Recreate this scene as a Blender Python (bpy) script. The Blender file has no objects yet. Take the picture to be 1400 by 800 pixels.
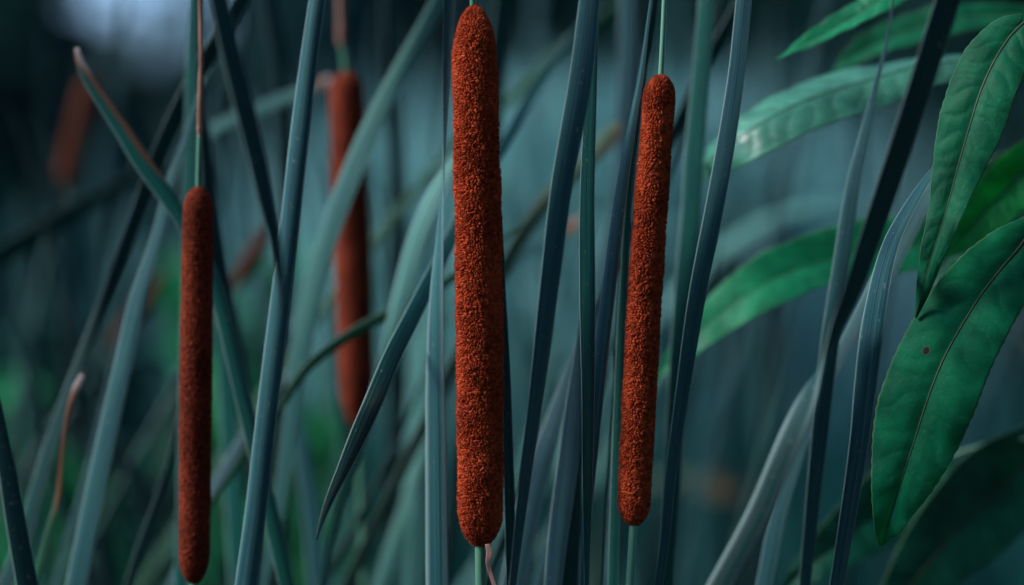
import bpy, math, random
import numpy as np
from mathutils import Vector, Matrix

R = math.radians
scene = bpy.context.scene
col = scene.collection

# ------------------------------------------------------------------ camera
CAM_Z, FOCUS, LENS = 1.45, 1.300, 100.0
cam = bpy.data.cameras.new('camera')
cam.lens, cam.sensor_width = LENS, 36.0
cam.clip_start, cam.clip_end = 0.05, 500.0
cam.dof.use_dof = True
cam.dof.focus_distance = FOCUS
cam.dof.aperture_fstop = 2.8
cam.dof.aperture_blades = 0
cam_ob = bpy.data.objects.new('camera', cam)
cam_ob.location = (0, 0, CAM_Z)
cam_ob.rotation_euler = (R(90), 0, 0)
col.objects.link(cam_ob)
scene.camera = cam_ob

# ------------------------------------------------------------------ sky, sun, exposure
SUN_EL, SUN_AZ = R(36), R(260)          # azimuth clockwise from +Y: the light comes from the left
world = bpy.data.worlds.new('World'); scene.world = world; world.use_nodes = True
nt = world.node_tree; nt.nodes.clear()
sky = nt.nodes.new('ShaderNodeTexSky'); sky.sky_type = 'NISHITA'; sky.sun_disc = False
sky.sun_elevation, sky.sun_rotation = SUN_EL, SUN_AZ
sky.air_density, sky.dust_density, sky.ozone_density = 0.70, 0.0, 3.8
bg = nt.nodes.new('ShaderNodeBackground'); bg.inputs['Strength'].default_value = 0.066
wo = nt.nodes.new('ShaderNodeOutputWorld')
nt.links.new(sky.outputs[0], bg.inputs[0]); nt.links.new(bg.outputs[0], wo.inputs[0])
sun = bpy.data.lights.new('sun', 'SUN'); sun.energy = 1.5; sun.angle = R(16); sun.color = (1.0, 0.975, 0.94)
sun_ob = bpy.data.objects.new('sun', sun); col.objects.link(sun_ob)
sd = Vector((math.sin(SUN_AZ) * math.cos(SUN_EL), math.cos(SUN_AZ) * math.cos(SUN_EL), math.sin(SUN_EL)))
sun_ob.rotation_euler = sd.to_track_quat('Z', 'Y').to_euler()
sun_ob.location = (-3, -1, 5)

scene.view_settings.view_transform = 'Standard'
scene.view_settings.look = 'None'
scene.view_settings.exposure = 1.66
scene.view_settings.gamma = 1.0
scene.view_settings.use_curve_mapping = False
scene.render.engine = 'CYCLES'
scene.cycles.use_denoising = True
scene.cycles.max_bounces = 6
scene.cycles.transmission_bounces = 4
scene.cycles.transparent_max_bounces = 4
scene.cycles.sample_clamp_indirect = 4.0

rng = random.Random(11)
nrg = np.random.default_rng(5)

# ------------------------------------------------------------------ helpers
PXW = 36.0 / LENS / 1400.0                 # metres per photograph pixel at one metre


def at(px, py, d):
    """the point at distance d that the photograph shows at (px, py)"""
    return Vector(((px - 700) * PXW * d, d, CAM_Z - (py - 400) * PXW * d))


def tag(o, label=None, cat=None, group=None, kind=None):
    if label: o['label'] = label
    if cat: o['category'] = cat
    if group: o['group'] = group
    if kind: o['kind'] = kind
    return o


def empty(name, loc):
    o = bpy.data.objects.new(name, None)
    o.empty_display_size = 0.02
    o.location = loc
    col.objects.link(o)
    return o


def mesh_np(name, verts, loops, sizes, smooth=True, uvs=None, attrs=None):
    """mesh from flat arrays: verts (n,3), loop vertex indices, polygon sizes"""
    me = bpy.data.meshes.new(name)
    verts = np.asarray(verts, dtype=np.float32); loops = np.asarray(loops, dtype=np.int32); sizes = np.asarray(sizes, dtype=np.int32)
    me.vertices.add(len(verts)); me.vertices.foreach_set('co', verts.ravel())
    me.loops.add(len(loops)); me.loops.foreach_set('vertex_index', loops)
    me.polygons.add(len(sizes))
    starts = np.concatenate(([0], np.cumsum(sizes)[:-1])).astype(np.int32)
    me.polygons.foreach_set('loop_start', starts)
    me.polygons.foreach_set('use_smooth', np.full(len(sizes), smooth, dtype=bool))
    me.update(calc_edges=True)
    if uvs is not None:                      # per vertex (n,2)
        at_ = me.attributes.new('lv', 'FLOAT2', 'POINT')
        at_.data.foreach_set('vector', np.asarray(uvs, dtype=np.float32).ravel())
    for k, a in (attrs or {}).items():
        at_ = me.attributes.new(k, 'FLOAT', 'POINT')
        at_.data.foreach_set('value', np.asarray(a, dtype=np.float32).ravel())
    me.validate()
    return me


def link(name, me, m, parent=None, loc=None):
    o = bpy.data.objects.new(name, me)
    if m is not None and not me.materials: me.materials.append(m)
    col.objects.link(o)
    if parent is not None:
        o.parent = parent
        o.matrix_parent_inverse = Matrix.Translation(-Vector(parent.location))
    return o


def catmull(P, n=8):
    """P (k,m) control rows -> dense rows, centripetal-ish Catmull-Rom on all columns"""
    P = np.asarray(P, dtype=float)
    Q = np.vstack([2 * P[0] - P[1], P, 2 * P[-1] - P[-2]])
    out = []
    for i in range(len(P) - 1):
        p0, p1, p2, p3 = Q[i:i + 4]
        L1 = max(np.linalg.norm(p2[:3] - p1[:3]), 1e-6)
        L0 = max(np.linalg.norm(p1[:3] - p0[:3]), 1e-6); L2 = max(np.linalg.norm(p3[:3] - p2[:3]), 1e-6)
        m1 = ((p1 - p0) / L0 * L1 / (L0 + L1) + (p2 - p1) / L1 * L0 / (L0 + L1)) * L1
        m2 = ((p2 - p1) / L1 * L2 / (L1 + L2) + (p3 - p2) / L2 * L1 / (L1 + L2)) * L1
        k = max(2, min(24, int(n)))
        for j in range(k):
            t = j / k
            out.append((2 * t**3 - 3 * t**2 + 1) * p1 + (t**3 - 2 * t**2 + t) * m1 + (-2 * t**3 + 3 * t**2) * p2 + (t**3 - t**2) * m2)
    out.append(P[-1])
    return np.array(out)


def unit(v):
    return v / np.maximum(np.linalg.norm(v, axis=-1, keepdims=True), 1e-9)


def frames(C, phi):
    """tangent, side, normal along centreline C; phi (degrees) yaws the face about the tangent"""
    T = unit(np.gradient(C, axis=0))
    Y = np.array([0., 1., 0.])
    S0 = np.cross(Y, T)
    bad = np.linalg.norm(S0, axis=1) < 1e-3
    S0[bad] = [1, 0, 0]
    S0 = unit(S0)
    N0 = np.cross(S0, T)                    # towards the camera for any direction of T
    a = np.radians(phi)[:, None]
    N = np.cos(a) * N0 + np.sin(a) * S0
    S = np.cos(a) * S0 - np.sin(a) * N0
    return T, S, N


# ------------------------------------------------------------------ materials
def nodes(m):
    m.use_nodes = True
    t = m.node_tree; t.nodes.clear()
    def N(kind, **kw):
        n = t.nodes.new(kind)
        for k, v in kw.items(): setattr(n, k, v)
        return n
    return t, N


def L(t, a, b): t.links.new(a, b)


def ramp(N, stops):
    r = N('ShaderNodeValToRGB')
    e = r.color_ramp.elements
    while len(e) < len(stops): e.new(0.5)
    for i, (p, c) in enumerate(stops):
        e[i].position = p; e[i].color = (*c, 1) if len(c) == 3 else c
    return r


_blade_mats = {}
def blade_mat(key, base, dry=0.0, gloss=0.48, trans=0.10, edge=(0.36, 0.52, 0.50)):
    """waxy strap leaf: fine lengthwise veins, faint blotches, specks and a thin pale margin"""
    if key in _blade_mats: return _blade_mats[key]
    m = bpy.data.materials.new('cattail_leaf_' + key)
    t, N = nodes(m)
    av = N('ShaderNodeAttribute', attribute_name='lv')
    sc = N('ShaderNodeVectorMath', operation='MULTIPLY'); sc.inputs[1].default_value = (24, 4, 1)
    L(t, av.outputs['Vector'], sc.inputs[0])
    oi = N('ShaderNodeObjectInfo')
    ad = N('ShaderNodeVectorMath', operation='ADD'); L(t, sc.outputs[0], ad.inputs[0])
    cmb = N('ShaderNodeCombineXYZ'); mu = N('ShaderNodeMath', operation='MULTIPLY'); mu.inputs[1].default_value = 57.0
    L(t, oi.outputs['Random'], mu.inputs[0]); L(t, mu.outputs[0], cmb.inputs[2]); L(t, cmb.outputs[0], ad.inputs[1])
    st = N('ShaderNodeTexNoise'); st.inputs['Scale'].default_value = 1.0; st.inputs['Detail'].default_value = 3.0; st.inputs['Roughness'].default_value = 0.6
    L(t, ad.outputs[0], st.inputs['Vector'])
    b = Vector(base)
    r1 = ramp(N, [(0.30, tuple(b * 0.45)), (0.50, tuple(b)), (0.70, tuple(Vector((b.x * 2.2, b.y * 1.55, b.z * 1.35))))])
    L(t, st.outputs['Fac'], r1.inputs[0])
    # broad blotches along the blade
    sc2 = N('ShaderNodeVectorMath', operation='MULTIPLY'); sc2.inputs[1].default_value = (2.5, 14, 1); L(t, av.outputs['Vector'], sc2.inputs[0])
    ad2 = N('ShaderNodeVectorMath', operation='ADD'); L(t, sc2.outputs[0], ad2.inputs[0]); L(t, cmb.outputs[0], ad2.inputs[1])
    bl = N('ShaderNodeTexNoise'); bl.inputs['Scale'].default_value = 1.0; bl.inputs['Detail'].default_value = 4.0
    L(t, ad2.outputs[0], bl.inputs['Vector'])
    r2 = ramp(N, [(0.32, (0.66, 0.74, 0.80)), (0.68, (1.35, 1.22, 1.05))]); L(t, bl.outputs['Fac'], r2.inputs[0])
    mx = N('ShaderNodeMix', data_type='RGBA', blend_type='MULTIPLY'); mx.inputs[0].default_value = 1.0
    L(t, r1.outputs[0], mx.inputs[6]); L(t, r2.outputs[0], mx.inputs[7])
    # specks
    sc3 = N('ShaderNodeVectorMath', operation='MULTIPLY'); sc3.inputs[1].default_value = (9, 620, 1); L(t, av.outputs['Vector'], sc3.inputs[0])
    ad3 = N('ShaderNodeVectorMath', operation='ADD'); L(t, sc3.outputs[0], ad3.inputs[0]); L(t, cmb.outputs[0], ad3.inputs[1])
    sp = N('ShaderNodeTexNoise'); sp.inputs['Scale'].default_value = 0.55; sp.inputs['Detail'].default_value = 1.0; L(t, ad3.outputs[0], sp.inputs['Vector'])
    r3 = ramp(N, [(0.72, (0, 0, 0)), (0.77, (1, 1, 1))]); L(t, sp.outputs['Fac'], r3.inputs[0])
    f3 = N('ShaderNodeMath', operation='MULTIPLY'); f3.inputs[1].default_value = 0.35; L(t, r3.outputs[0], f3.inputs[0])
    mx3 = N('ShaderNodeMix', data_type='RGBA'); L(t, f3.outputs[0], mx3.inputs[0]); L(t, mx.outputs[2], mx3.inputs[6]); mx3.inputs[7].default_value = (0.34, 0.38, 0.30, 1)
    # thin hyaline margin (a property of the leaf)
    ae = N('ShaderNodeAttribute', attribute_name='margin')
    mx4 = N('ShaderNodeMix', data_type='RGBA'); L(t, mx3.outputs[2], mx4.inputs[6]); mx4.inputs[7].default_value = (*edge, 1)
    fe = N('ShaderNodeMath', operation='MULTIPLY'); fe.inputs[1].default_value = 0.8; L(t, ae.outputs['Fac'], fe.inputs[0]); L(t, fe.outputs[0], mx4.inputs[0])
    # dead tip or edge: orange brown, then straw
    ad_ = N('ShaderNodeAttribute', attribute_name='dead')
    nz = N('ShaderNodeMath', operation='MULTIPLY_ADD'); nz.inputs[1].default_value = 0.5; nz.inputs[2].default_value = -0.25; L(t, bl.outputs['Fac'], nz.inputs[0])
    sm = N('ShaderNodeMath', operation='ADD'); L(t, ad_.outputs['Fac'], sm.inputs[0]); L(t, nz.outputs[0], sm.inputs[1])
    rd = ramp(N, [(0.0, (0, 0, 0, 0)), (0.30, (0.20, 0.20, 0.10, 0)), (0.45, (0.27, 0.12, 0.055, 1)), (0.80, (0.38, 0.20, 0.14, 1)), (0.97, (0.62, 0.50, 0.46, 1))])
    L(t, sm.outputs[0], rd.inputs[0])
    has = N('ShaderNodeMath', operation='GREATER_THAN'); has.inputs[1].default_value = 0.02; L(t, ad_.outputs['Fac'], has.inputs[0])
    fa = N('ShaderNodeMath', operation='MULTIPLY'); L(t, rd.outputs[1], fa.inputs[0]); L(t, has.outputs[0], fa.inputs[1])
    mx5 = N('ShaderNodeMix', data_type='RGBA'); L(t, fa.outputs[0], mx5.inputs[0]); L(t, mx4.outputs[2], mx5.inputs[6]); L(t, rd.outputs[0], mx5.inputs[7])
    bp = N('ShaderNodeBump'); bp.inputs['Strength'].default_value = 0.6; bp.inputs['Distance'].default_value = 0.0008; L(t, st.outputs['Fac'], bp.inputs['Height'])
    p = N('ShaderNodeBsdfPrincipled'); p.inputs['Roughness'].default_value = gloss
    p.inputs['Specular IOR Level'].default_value = 0.24
    L(t, mx5.outputs[2], p.inputs['Base Color']); L(t, bp.outputs[0], p.inputs['Normal'])
    tr = N('ShaderNodeBsdfTranslucent'); L(t, mx5.outputs[2], tr.inputs['Color'])
    ms = N('ShaderNodeMixShader'); ms.inputs[0].default_value = trans
    L(t, p.outputs[0], ms.inputs[1]); L(t, tr.outputs[0], ms.inputs[2])
    o = N('ShaderNodeOutputMaterial'); L(t, ms.outputs[0], o.inputs['Surface'])
    _blade_mats[key] = m
    return m


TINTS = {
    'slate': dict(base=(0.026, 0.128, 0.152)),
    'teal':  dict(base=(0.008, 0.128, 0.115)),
    'deep_shade':  dict(base=(0.002, 0.058, 0.061)),  # shade put into the base colour of leaves that stand dark
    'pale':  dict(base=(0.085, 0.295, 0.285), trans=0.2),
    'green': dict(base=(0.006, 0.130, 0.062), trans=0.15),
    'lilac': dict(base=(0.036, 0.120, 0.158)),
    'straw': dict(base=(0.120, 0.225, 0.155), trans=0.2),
}


def fuzz_mat(key, a, b, c):
    m = bpy.data.materials.new('cattail_fuzz_' + key)
    t, N = nodes(m)
    tc = N('ShaderNodeTexCoord')
    n1 = N('ShaderNodeTexNoise'); n1.inputs['Scale'].default_value = 520; n1.inputs['Detail'].default_value = 2; L(t, tc.outputs['Object'], n1.inputs['Vector'])
    n2 = N('ShaderNodeTexNoise'); n2.inputs['Scale'].default_value = 55; n2.inputs['Detail'].default_value = 3; L(t, tc.outputs['Object'], n2.inputs['Vector'])
    mi = N('ShaderNodeMath', operation='MULTIPLY_ADD'); mi.inputs[1].default_value = 0.4; L(t, n2.outputs['Fac'], mi.inputs[0])
    m6 = N('ShaderNodeMath', operation='MULTIPLY'); m6.inputs[1].default_value = 0.6; L(t, n1.outputs['Fac'], m6.inputs[0]); L(t, m6.outputs[0], mi.inputs[2])
    r = ramp(N, [(0.36, a), (0.5, b), (0.64, c)]); L(t, mi.outputs[0], r.inputs[0])
    p = N('ShaderNodeBsdfPrincipled'); p.inputs['Roughness'].default_value = 0.85; p.inputs['Specular IOR Level'].default_value = 0.15
    p.inputs['Sheen Weight'].default_value = 0.10; p.inputs['Sheen Roughness'].default_value = 0.4; p.inputs['Sheen Tint'].default_value = (1.0, 0.35, 0.15, 1)
    L(t, r.outputs[0], p.inputs['Base Color'])
    tr = N('ShaderNodeBsdfTranslucent'); L(t, r.outputs[0], tr.inputs['Color'])
    ms = N('ShaderNodeMixShader'); ms.inputs[0].default_value = 0.06; L(t, p.outputs[0], ms.inputs[1]); L(t, tr.outputs[0], ms.inputs[2])
    o = N('ShaderNodeOutputMaterial'); L(t, ms.outputs[0], o.inputs['Surface'])
    return m


def simple_mat(name, a, b, scale=60, rough=0.55, stretch=(1, 1, 1), trans=0.0, bump=0.2, spec=0.3):
    m = bpy.data.materials.new(name)
    t, N = nodes(m)
    tc = N('ShaderNodeTexCoord'); mp = N('ShaderNodeMapping'); mp.inputs['Scale'].default_value = stretch
    L(t, tc.outputs['Object'], mp.inputs['Vector'])
    n1 = N('ShaderNodeTexNoise'); n1.inputs['Scale'].default_value = scale; n1.inputs['Detail'].default_value = 5; L(t, mp.outputs[0], n1.inputs['Vector'])
    r = ramp(N, [(0.33, a), (0.67, b)]); L(t, n1.outputs['Fac'], r.inputs[0])
    p = N('ShaderNodeBsdfPrincipled'); p.inputs['Roughness'].default_value = rough; p.inputs['Specular IOR Level'].default_value = spec
    L(t, r.outputs[0], p.inputs['Base Color'])
    bp = N('ShaderNodeBump'); bp.inputs['Strength'].default_value = bump; bp.inputs['Distance'].default_value = 0.001; L(t, n1.outputs['Fac'], bp.inputs['Height']); L(t, bp.outputs[0], p.inputs['Normal'])
    o = N('ShaderNodeOutputMaterial')
    if trans:
        tr = N('ShaderNodeBsdfTranslucent'); L(t, r.outputs[0], tr.inputs['Color'])
        ms = N('ShaderNodeMixShader'); ms.inputs[0].default_value = trans; L(t, p.outputs[0], ms.inputs[1]); L(t, tr.outputs[0], ms.inputs[2]); L(t, ms.outputs[0], o.inputs['Surface'])
    else:
        L(t, p.outputs[0], o.inputs['Surface'])
    return m


def leaf_mat(name, base, mid, trans=0.38, rough=0.40, spot=None, spec=0.3):
    """broad leaf: net of side veins, lighter towards the edge rim, optional insect spot at (u, v)"""
    m = bpy.data.materials.new(name)
    t, N = nodes(m)
    av = N('ShaderNodeAttribute', attribute_name='lv')
    vn = N('ShaderNodeAttribute', attribute_name='vein')
    tc = N('ShaderNodeTexCoord')
    n1 = N('ShaderNodeTexNoise'); n1.inputs['Scale'].default_value = 70; n1.inputs['Detail'].default_value = 5; L(t, tc.outputs['Object'], n1.inputs['Vector'])
    b = Vector(base)
    r = ramp(N, [(0.35, tuple(b * 0.75)), (0.5, tuple(b)), (0.68, tuple(b * 1.3))]); L(t, n1.outputs['Fac'], r.inputs[0])
    vo = N('ShaderNodeTexVoronoi'); vo.feature = 'DISTANCE_TO_EDGE'; vo.inputs['Scale'].default_value = 420; L(t, tc.outputs['Object'], vo.inputs['Vector'])
    rv = ramp(N, [(0.0, (0.72, 0.80, 0.72)), (0.10, (1, 1, 1))]); L(t, vo.outputs['Distance'], rv.inputs[0])
    m0 = N('ShaderNodeMix', data_type='RGBA', blend_type='MULTIPLY'); m0.inputs[0].default_value = 0.55; L(t, r.outputs[0], m0.inputs[6]); L(t, rv.outputs[0], m0.inputs[7])
    m1 = N('ShaderNodeMix', data_type='RGBA'); f1 = N('ShaderNodeMath', operation='MULTIPLY'); f1.inputs[1].default_value = 0.5
    L(t, vn.outputs['Fac'], f1.inputs[0]); L(t, f1.outputs[0], m1.inputs[0]); L(t, m0.outputs[2], m1.inputs[6]); m1.inputs[7].default_value = (*mid, 1)
    ae = N('ShaderNodeAttribute', attribute_name='margin')
    m2 = N('ShaderNodeMix', data_type='RGBA'); L(t, ae.outputs['Fac'], m2.inputs[0]); L(t, m1.outputs[2], m2.inputs[6]); m2.inputs[7].default_value = (0.16, 0.26, 0.13, 1)
    out = m2.outputs[2]
    if spot:
        sx = N('ShaderNodeSeparateXYZ'); L(t, av.outputs['Vector'], sx.inputs[0])
        def term(sock, c, w):
            a = N('ShaderNodeMath', operation='SUBTRACT'); L(t, sock, a.inputs[0]); a.inputs[1].default_value = c
            d = N('ShaderNodeMath', operation='DIVIDE'); L(t, a.outputs[0], d.inputs[0]); d.inputs[1].default_value = w
            p2 = N('ShaderNodeMath', operation='POWER'); L(t, d.outputs[0], p2.inputs[0]); p2.inputs[1].default_value = 2
            return p2.outputs[0]
        su = N('ShaderNodeMath', operation='ADD'); L(t, term(sx.outputs[0], spot[0], spot[2]), su.inputs[0]); L(t, term(sx.outputs[1], spot[1], spot[3]), su.inputs[1])
        wb = N('ShaderNodeMath', operation='MULTIPLY_ADD'); wb.inputs[1].default_value = 0.8; L(t, n1.outputs['Fac'], wb.inputs[0]); L(t, su.outputs[0], wb.inputs[2])
        rs = ramp(N, [(0.0, (0.035, 0.05, 0.06, 1)), (0.55, (0.04, 0.055, 0.06, 1)), (0.68, (0.20, 0.17, 0.13, 1)), (0.9, (0.14, 0.16, 0.10, 0.7)), (1.0, (0.1, 0.15, 0.1, 0))])
        hv = N('ShaderNodeMath', operation='MULTIPLY'); hv.inputs[1].default_value = 0.6; L(t, wb.outputs[0], hv.inputs[0]); L(t, hv.outputs[0], rs.inputs[0])
        m3 = N('ShaderNodeMix', data_type='RGBA'); L(t, rs.outputs[1], m3.inputs[0]); L(t, out, m3.inputs[6]); L(t, rs.outputs[0], m3.inputs[7])
        out = m3.outputs[2]
    bp = N('ShaderNodeBump'); bp.inputs['Strength'].default_value = 0.3; bp.inputs['Distance'].default_value = 0.0005; L(t, vo.outputs['Distance'], bp.inputs['Height'])
    p = N('ShaderNodeBsdfPrincipled'); p.inputs['Roughness'].default_value = rough; p.inputs['Specular IOR Level'].default_value = spec
    L(t, out, p.inputs['Base Color']); L(t, bp.outputs[0], p.inputs['Normal'])
    tr = N('ShaderNodeBsdfTranslucent')
    gm = N('ShaderNodeMix', data_type='RGBA', blend_type='MULTIPLY'); gm.inputs[0].default_value = 1.0; L(t, out, gm.inputs[6]); gm.inputs[7].default_value = (1.0, 1.9, 1.0, 1); L(t, gm.outputs[2], tr.inputs['Color'])
    ms = N('ShaderNodeMixShader'); ms.inputs[0].default_value = trans; L(t, p.outputs[0], ms.inputs[1]); L(t, tr.outputs[0], ms.inputs[2])
    o = N('ShaderNodeOutputMaterial'); L(t, ms.outputs[0], o.inputs['Surface'])
    return m


# ------------------------------------------------------------------ the setting: marsh ground, water behind the camera's left
def build_ground():
    n = 90
    g = np.linspace(-1, 1, n)
    gx = np.sign(g) * np.abs(g) ** 2.2 * 120
    X, Y = np.meshgrid(gx, gx + 3.0)
    Z = 0.03 * np.sin(X * 2.1 + 0.7 * Y) + 0.03 * np.cos(Y * 1.7 - X * 0.4) + nrg.normal(0, 0.012, X.shape) - 0.03
    V = np.stack([X, Y, Z], -1).reshape(-1, 3)
    i, j = np.meshgrid(np.arange(n - 1), np.arange(n - 1))
    a = (j * n + i).ravel()
    F = np.stack([a, a + 1, a + n + 1, a + n], 1)
    me = mesh_np('ground', V, F.ravel(), np.full(len(F), 4))
    m = simple_mat('marsh_soil', (0.020, 0.028, 0.020), (0.055, 0.070, 0.045), scale=9, rough=0.7, bump=0.6)
    return tag(link('ground', me, m), kind='structure')


build_ground()

# ------------------------------------------------------------------ cattail leaves
SEC_F = [-1.0, -0.955, -0.9, -0.6, 0.0, 0.6, 0.9, 0.955, 1.0]
SEC_B = [0.9, 0.5, 0.0, -0.5, -0.9]


def strap_mesh(name, C, W, PHI, tf=0.06, tb=0.06, crease=0.0, dead=None, dead_side=None):
    """closed strap with a convex front, flatter back; C (n,3), W full widths, PHI degrees"""
    T, S, N = frames(C, PHI)
    n = len(C)
    w = W[:, None] * 0.5
    arc = np.concatenate(([0], np.cumsum(np.linalg.norm(np.diff(C, axis=0), axis=1))))
    rows, us, mg = [], [], []
    for s in SEC_F:
        prof = (1 - abs(s) ** 2.2)
        h = tf * prof - crease * math.exp(-(s / 0.25) ** 2)
        rows.append(C + S * w * s + N * (W[:, None] * (h + 0.012)))
        us.append(s); mg.append(1.0 if abs(s) > 0.92 else 0.0)
    for s in SEC_B:
        prof = (1 - abs(s) ** 2.2)
        rows.append(C + S * w * s - N * (W[:, None] * (tb * prof + 0.012)))
        us.append(s); mg.append(0.6 if abs(s) > 0.85 else 0.0)
    k = len(rows)
    V = np.stack(rows, 1)                                # n,k,3
    lv = np.stack([np.tile(np.array(us) * 0.5 + 0.5, (n, 1)), np.tile(arc[:, None], (1, k))], -1)
    mgv = np.tile(np.array(mg), (n, 1))
    dv = np.zeros((n, k))
    if dead is not None:
        dv = np.tile(np.asarray(dead)[:, None], (1, k))
        if dead_side is not None:
            ss = np.array(us) * dead_side
            dv = dv * np.clip(0.35 + ss * 0.9, 0, 1)[None, :] + np.clip(dv - 0.8, 0, 1) * 3
    i, j = np.meshgrid(np.arange(n - 1), np.arange(k), indexing='ij')
    a = (i * k + j).ravel(); b = (i * k + (j + 1) % k).ravel()
    F = np.stack([a, b, b + k, a + k], 1)
    loops = list(F.ravel()); sizes = [4] * len(F)
    loops += list(range(k))[::-1]; sizes.append(k)
    loops += [(n - 1) * k + q for q in range(k)]; sizes.append(k)
    me = mesh_np(name, V.reshape(-1, 3), loops, sizes, True, lv.reshape(-1, 2), {'margin': mgv.ravel(), 'dead': dv.ravel()})
    return me


def to_ground(P, Tdn, w, steps=7):
    """rows from P down to the soil; the lean fades to upright"""
    H = P[2]
    sx = np.clip(Tdn[0] / max(-Tdn[2], 0.25), -0.75, 0.75); sy = np.clip(Tdn[1] / max(-Tdn[2], 0.25), -0.5, 0.5)
    out = []
    for k in range(1, steps + 1):
        h = H * k / steps
        q = h * (1 - 0.5 * h / H)
        out.append((P[0] + sx * q, P[1] + sy * q, H - h - (0.04 if k == steps else 0.0), w * (1 + 0.25 * k / steps)))
    return out


def beyond_top(P, Tup, w, length, bend):
    out = []
    d = np.array(Tup, float); p = np.array(P, float)
    st = 6
    for k in range(1, st + 1):
        d = unit(d + np.array([bend * 0.25 * np.sign(d[0] if abs(d[0]) > 1e-3 else 1), 0.02, -abs(bend) * 0.3]))
        p = p + d * length / st
        out.append((p[0], p[1], p[2], w * max(0.04, (1 - (k / st) ** 1.6))))
    return out


blade_count = 0
def blade(label, tint, d, pts, phi=0.0, ground=True, top=0.30, bend=0.10, tf=0.06, tb=0.06, crease=0.0,
          name='cattail_leaf', group='strap leaves of the cattails', dead=None, dead_side=None, arch=None):
    """pts: (px, py, width px[, phi[, d]]) from the LOWEST end up to the tip end of the leaf"""
    global blade_count
    rows, deadv = [], []
    for q in pts:
        dd = q[4] if len(q) > 4 else d
        ph = q[3] if len(q) > 3 and q[3] is not None else phi
        p = at(q[0], q[1], dd)
        rows.append((p.x, p.y, p.z, max(q[2], 1.0) * PXW * dd, ph))
    P = np.array(rows)
    pre, post = [], []
    if ground:
        Td = unit(P[0, :3] - P[1, :3])
        if Td[2] > -0.3: Td = unit(np.array([Td[0] * 0.5, Td[1], -0.5]))
        ext = to_ground(P[0, :3], Td, P[0, 3])
        pre = [(*e, P[0, 4]) for e in ext][::-1]
    if arch:                                   # leaf folded over above the picture: comes down elsewhere
        pre = [(*a_, P[0, 4]) for a_ in arch]
    if top:
        Tu = unit(P[-1, :3] - P[-2, :3])
        ext = beyond_top(P[-1, :3], Tu, P[-1, 3], top, bend)
        post = [(*e, P[-1, 4]) for e in ext]
    npre, nin = len(pre), len(P)
    A = np.array(pre + [tuple(r) for r in P] + post)
    if dead is not None:
        dcol = np.zeros(len(A)); dcol[npre:npre + nin] = dead
    else:
        dcol = np.zeros(len(A))
    A = np.hstack([A, dcol[:, None]])
    D = catmull(A, 8)
    base = Vector(D[0, :3])
    C = D[:, :3] - np.array(base)
    W = np.maximum(D[:, 3], 0.0003)
    me = strap_mesh(name, C, W, D[:, 4], tf, tb, crease, np.clip(D[:, 5], 0, 1.2) if dead is not None else None, dead_side)
    o = link(name, me, blade_mat(tint, **TINTS[tint]))
    o.location = base
    tag(o, label, 'leaf', group)
    blade_count += 1
    return o



# --- sharp blades near the plane of focus (points run from the lowest end to the tip end)
blade('upright slate leaf twisting dark above, just beside the tallest brown spike', 'slate', 1.345,
      [(598, 810, 33, 165), (597, 700, 32, 163), (596, 600, 31, 160), (595, 500, 29, 152), (597, 400, 27, 136), (602, 310, 25, 112), (606, 235, 24, 92), (610, 130, 24, 66), (614, 0, 25, 52)])
blade('narrow dark leaf peeking out along the tallest spike, opposite side from the twisted slate leaf', 'deep_shade', 1.335,
      [(698, 810, 14, 35), (697, 700, 17, 30), (694, 600, 16, 25), (692, 500, 12, 25), (688, 400, 8, 25), (684, 300, 5, 25)], top=0.02)
blade('broad dark slate leaf leaning through the gap between the two sharp spikes', 'slate', 1.265,
      [(700, 808, 21, 62), (717, 660, 25, 48), (733, 540, 27, 38), (750, 400, 30, 28), (767, 260, 31, 16), (795, 100, 32, 6), (807, -8, 28, 2)])
blade('straight teal leaf with pale edges crossing the broad dark leaf near its top', 'teal', 1.295,
      [(802, 808, 14, 60), (803, 660, 18, 38), (804, 540, 20, 25), (803, 400, 22, 6), (803, 260, 20, 0), (807, 150, 17, 0), (813, 30, 11, 0), (816, -10, 8, 0)])
blade('slender teal leaf with a blue left flank, curving behind the straight teal one', 'slate', 1.31,
      [(797, 808, 13, -40), (803, 700, 16, -35), (812, 590, 20, -30), (820, 500, 23, -30), (832, 400, 23, -34), (850, 260, 21, -40), (863, 180, 16, -42), (877, 100, 10, -42), (890, 0, 5, -40)], tf=0.32, tb=0.2)
blade('lit slate leaf standing beyond the rusty spike, meeting the top edge', 'slate', 1.28,
      [(899, 808, 21, 50), (906, 760, 22, 50), (917, 650, 24, 45), (934, 530, 26, 38), (954, 400, 27, 22), (976, 288, 26, 6), (992, 200, 25, -4), (1007, 100, 23, -8), (1018, -8, 22, -8)])
blade('blurred upright teal leaf right behind the rusty spike with pale green stalk', 'teal', 1.43,
      [(911, 808, 26, 35), (917, 700, 28, 30), (922, 600, 30, 28), (928, 500, 30, 20), (936, 400, 30, 8), (944, 300, 27, -6), (950, 200, 27, -10), (959, 100, 25, -10), (967, -8, 23, -10)])
blade('thin teal leaf hugging the lit flank of the rusty spike lower down', 'teal', 1.345,
      [(838, 808, 15, -10), (842, 660, 14, -5), (846, 540, 13, 5), (851, 420, 12, 10), (858, 290, 9, 20), (866, 200, 6, 30)], top=0.05)
blade('dark leaf leaning from behind the rusty spike tip towards the top', 'deep_shade', 1.37,
      [(846, 420, 8, 40), (852, 330, 11, 35), (859, 260, 14, 30), (868, 180, 16, 28), (879, 100, 15, 28), (892, 30, 12, 25), (898, -10, 10, 25)])
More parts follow.
